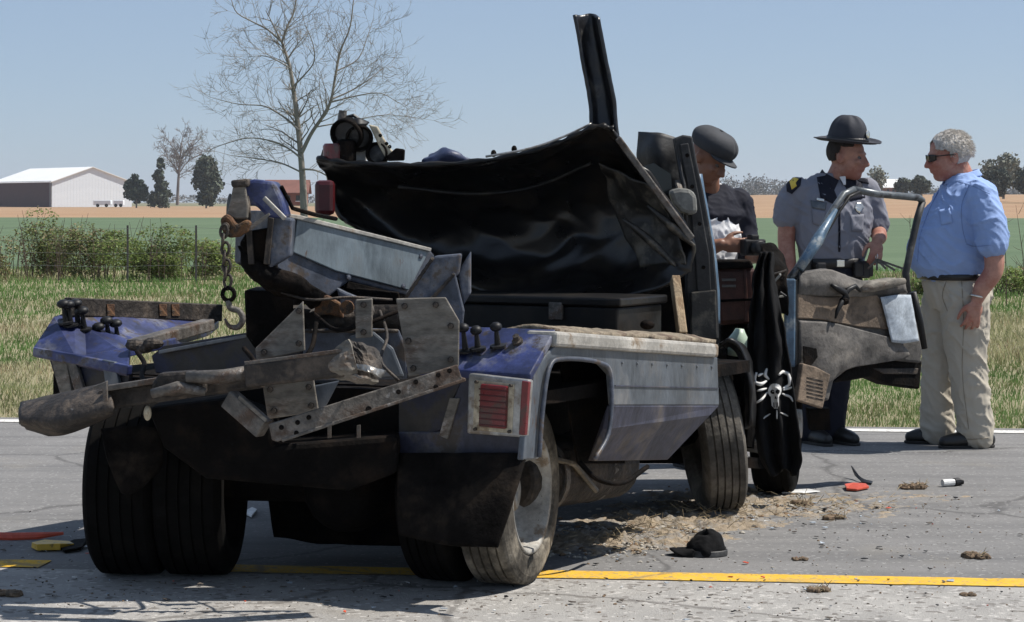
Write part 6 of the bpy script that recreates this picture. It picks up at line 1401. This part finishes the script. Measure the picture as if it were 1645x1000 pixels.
# crumpled black cap
c = gnd(1122, 892); k = c.y / FPX; cap = thing('cap', c, 'crumpled black cap lying on the road right of the rear wheel', 'cap')
rows = []
for j in range(10):
    ph = j / 9 * math.pi / 2; rr = math.cos(ph) ** .6; rows.append([c + Vector((.03 + .075 * rr * math.cos(t), .07 * rr * math.sin(t), .004 + .085 * math.sin(ph) * (1 + .18 * math.cos(t - .6)))) for t in np.linspace(0, 2 * math.pi, 17)])
v, f = g_sheet(rows, 40, 22, .010, 18, 4, crease=.012); obj('crown', v, f, m_cloth, cap, smooth=True, solid=.005)
rows = [[c + Vector((-.02 - .095 * r * math.cos(t), .07 * math.sin(t), .032 - .022 * r + .014 * math.cos(2 * t) * r)) for t in np.linspace(-1.5, 1.5, 9)] for r in (.1, .55, 1)]
v, f = g_sheet(rows, 20, 10, .006, 15, 2); obj('brim', v, f, m_cloth, cap, smooth=True, solid=.006)
rows = [[c + Vector((.03 + .082 * math.cos(t), .074 * math.sin(t), h)) for t in np.linspace(0, 2 * math.pi, 17)] for h in (.0, .012, .024)]
v, f = g_sheet(rows, 34, 6, .004, 20, 7); obj('band', v, f, m_pillar, cap, smooth=True, solid=.005)
# coloured fragments
def frag(name, pts, mat, label, cat, h=.012, z=.006):
    F_ = [gnd(x, y, z) for x, y in pts]; n = len(F_); V = F_ + [p + Vector((rn.uniform(-.004, .004), 0, h * rn.uniform(.5, 1.4))) for p in F_]
    return tag(obj(name, V, [tuple(range(n))[::-1], tuple(range(n, 2 * n))] + [(i, (i + 1) % n, n + (i + 1) % n, n + i) for i in range(n)], mat, bevel=.002), label, cat)
m_orange = M('orange red plastic', (.5, .07, .03), .45, 0, .2, 20, bump=.1); m_yplast = M('yellow plastic', (.62, .38, .04), .5, 0, .2, 14, col2=(.1, .07, .03), m2=(.56, .66), s2=20, bump=.2)
frag('plastic_fragment', [(1358, 783), (1372, 778), (1392, 779), (1396, 785), (1376, 789), (1360, 788)], m_orange, 'flat orange red plastic fragment on the road behind the cap', 'fragment')
frag('paper_scrap', [(1252, 789), (1300, 786), (1318, 790), (1290, 793), (1256, 793)], m_white, 'thin white scrap lying in front of the black flag', 'scrap', .004)
v, f = g_sheet([[gnd(1368, 758, .03) + Vector((0, 0, .03)), gnd(1384, 768, .02), gnd(1402, 774, .006)], [gnd(1374, 764, .02), gnd(1384, 774, .008), gnd(1400, 778, .006)]], 10, 4, .002, 9); tag(obj('rubber_strip', v, f, m_knob, solid=.006), 'bent black rubber strip on the road under the open door', 'strip')
t = thing('small_bottle', gnd(1530, 776), 'small white and black bottle lying on the road near the right', 'bottle')
v, f = g_tube([gnd(1514, 776, .02), gnd(1532, 775, .02)], .017, 10); obj('bottle_body', v, f, m_white, t)
v, f = g_tube([gnd(1532, 775, .02), gnd(1540, 774, .02), gnd(1548, 774, .02)], [.02, .02, .012], 10); obj('bottle_cap', v, f, m_knob, t)
v, f = g_tube([gnd(-30, 861, .015), gnd(20, 862, .015), gnd(60, 861, .015), gnd(102, 857, .02)], [.02, .02, .018, .008], 8, flat=.5); tag(obj('red_strap', v, f, m_orange), 'flat orange red strap lying on the road at the left edge', 'strap')
frag('yellow_fragment', [(50, 880), (70, 872), (112, 874), (120, 880), (96, 884), (60, 885)], m_yplast, 'bent yellow plastic piece lying above the yellow line at left', 'fragment', .02)
frag('dark_fragment', [(92, 880), (120, 872), (142, 872), (130, 884), (104, 888)], m_grime, 'dark torn rubber piece touching the yellow piece at left', 'fragment', .015)
frag('bright_road_patch', [(392, 826), (405, 818), (412, 822), (404, 832)], m_white, 'white patch standing for the bright road beyond, between the rear wheels', 'scrap', .01)  # white piece painted in for the bright road seen beyond
frag('glass_shard', [(574, 868), (590, 865), (598, 869), (584, 873)], m_paper, 'pale shard on the road under the rear axle', 'shard', .004)
frag('concrete_chip', [(740, 918), (752, 916), (752, 921), (742, 922)], m_stone, 'pale chip beside the yellow line under the mud flap', 'chip', .004)

# splinters of glass, plastic and metal all around (nobody could count them)
gs, fm = [], []; smats = [m_paper, m_white, m_knob, m_orange, m_steel, m_dstone]
for k in range(420):
    px, py, sx, sy = rn.choice([(1250, 820, 140, 25), (1380, 850, 150, 40), (1050, 870, 80, 20), (600, 960, 300, 22), (150, 900, 120, 40), (1250, 940, 220, 30)])
    x, y = rn.gauss(px, sx), rn.gauss(py, sy)
    if y < 760 or y > 1005: continue
    c = gnd(x, y, .004); r = rn.choice((.003, .005, .005, .008, .013)); a = rn.uniform(0, 6.28); pts = [c + Vector((math.cos(a + t) * r * rn.uniform(.5, 1.5), math.sin(a + t) * r * rn.uniform(.5, 1.5), rn.uniform(0, .006))) for t in (0, 1.7, 3.3, 4.8)]
    gs.append((pts + [p + Vector((0, 0, .0025)) for p in pts], [(3, 2, 1, 0), (4, 5, 6, 7), (0, 1, 5, 4), (1, 2, 6, 5), (2, 3, 7, 6), (3, 0, 4, 7)])); fm += [rn.choices(range(6), (3, 2, 5, 1, 2, 5))[0]] * 6
v, f = join(*gs); tag(obj('splinters', v, f, None, mats=smats, fm=fm), 'tiny splinters of glass, plastic and metal strewn over the road', kind='stuff')

# ------------------------------------------------------------------ air: thin even haze
hb = obj('haze', *g_box((0, 4450, 34), (10600, 9160, 70)), None, mats=[bpy.data.materials.new('thin haze')])
hm = hb.data.materials[0]; hm.use_nodes = True; hn = hm.node_tree; hn.nodes.clear()
ho = hn.nodes.new('ShaderNodeOutputMaterial'); hv = hn.nodes.new('ShaderNodeVolumePrincipled')
hv.inputs['Color'].default_value = (.86, .92, 1, 1); hv.inputs['Density'].default_value = .00014; hv.inputs['Anisotropy'].default_value = .2
hn.links.new(hv.outputs[0], ho.inputs['Volume'])
tag(hb, 'thin pale haze in the air', kind='stuff')
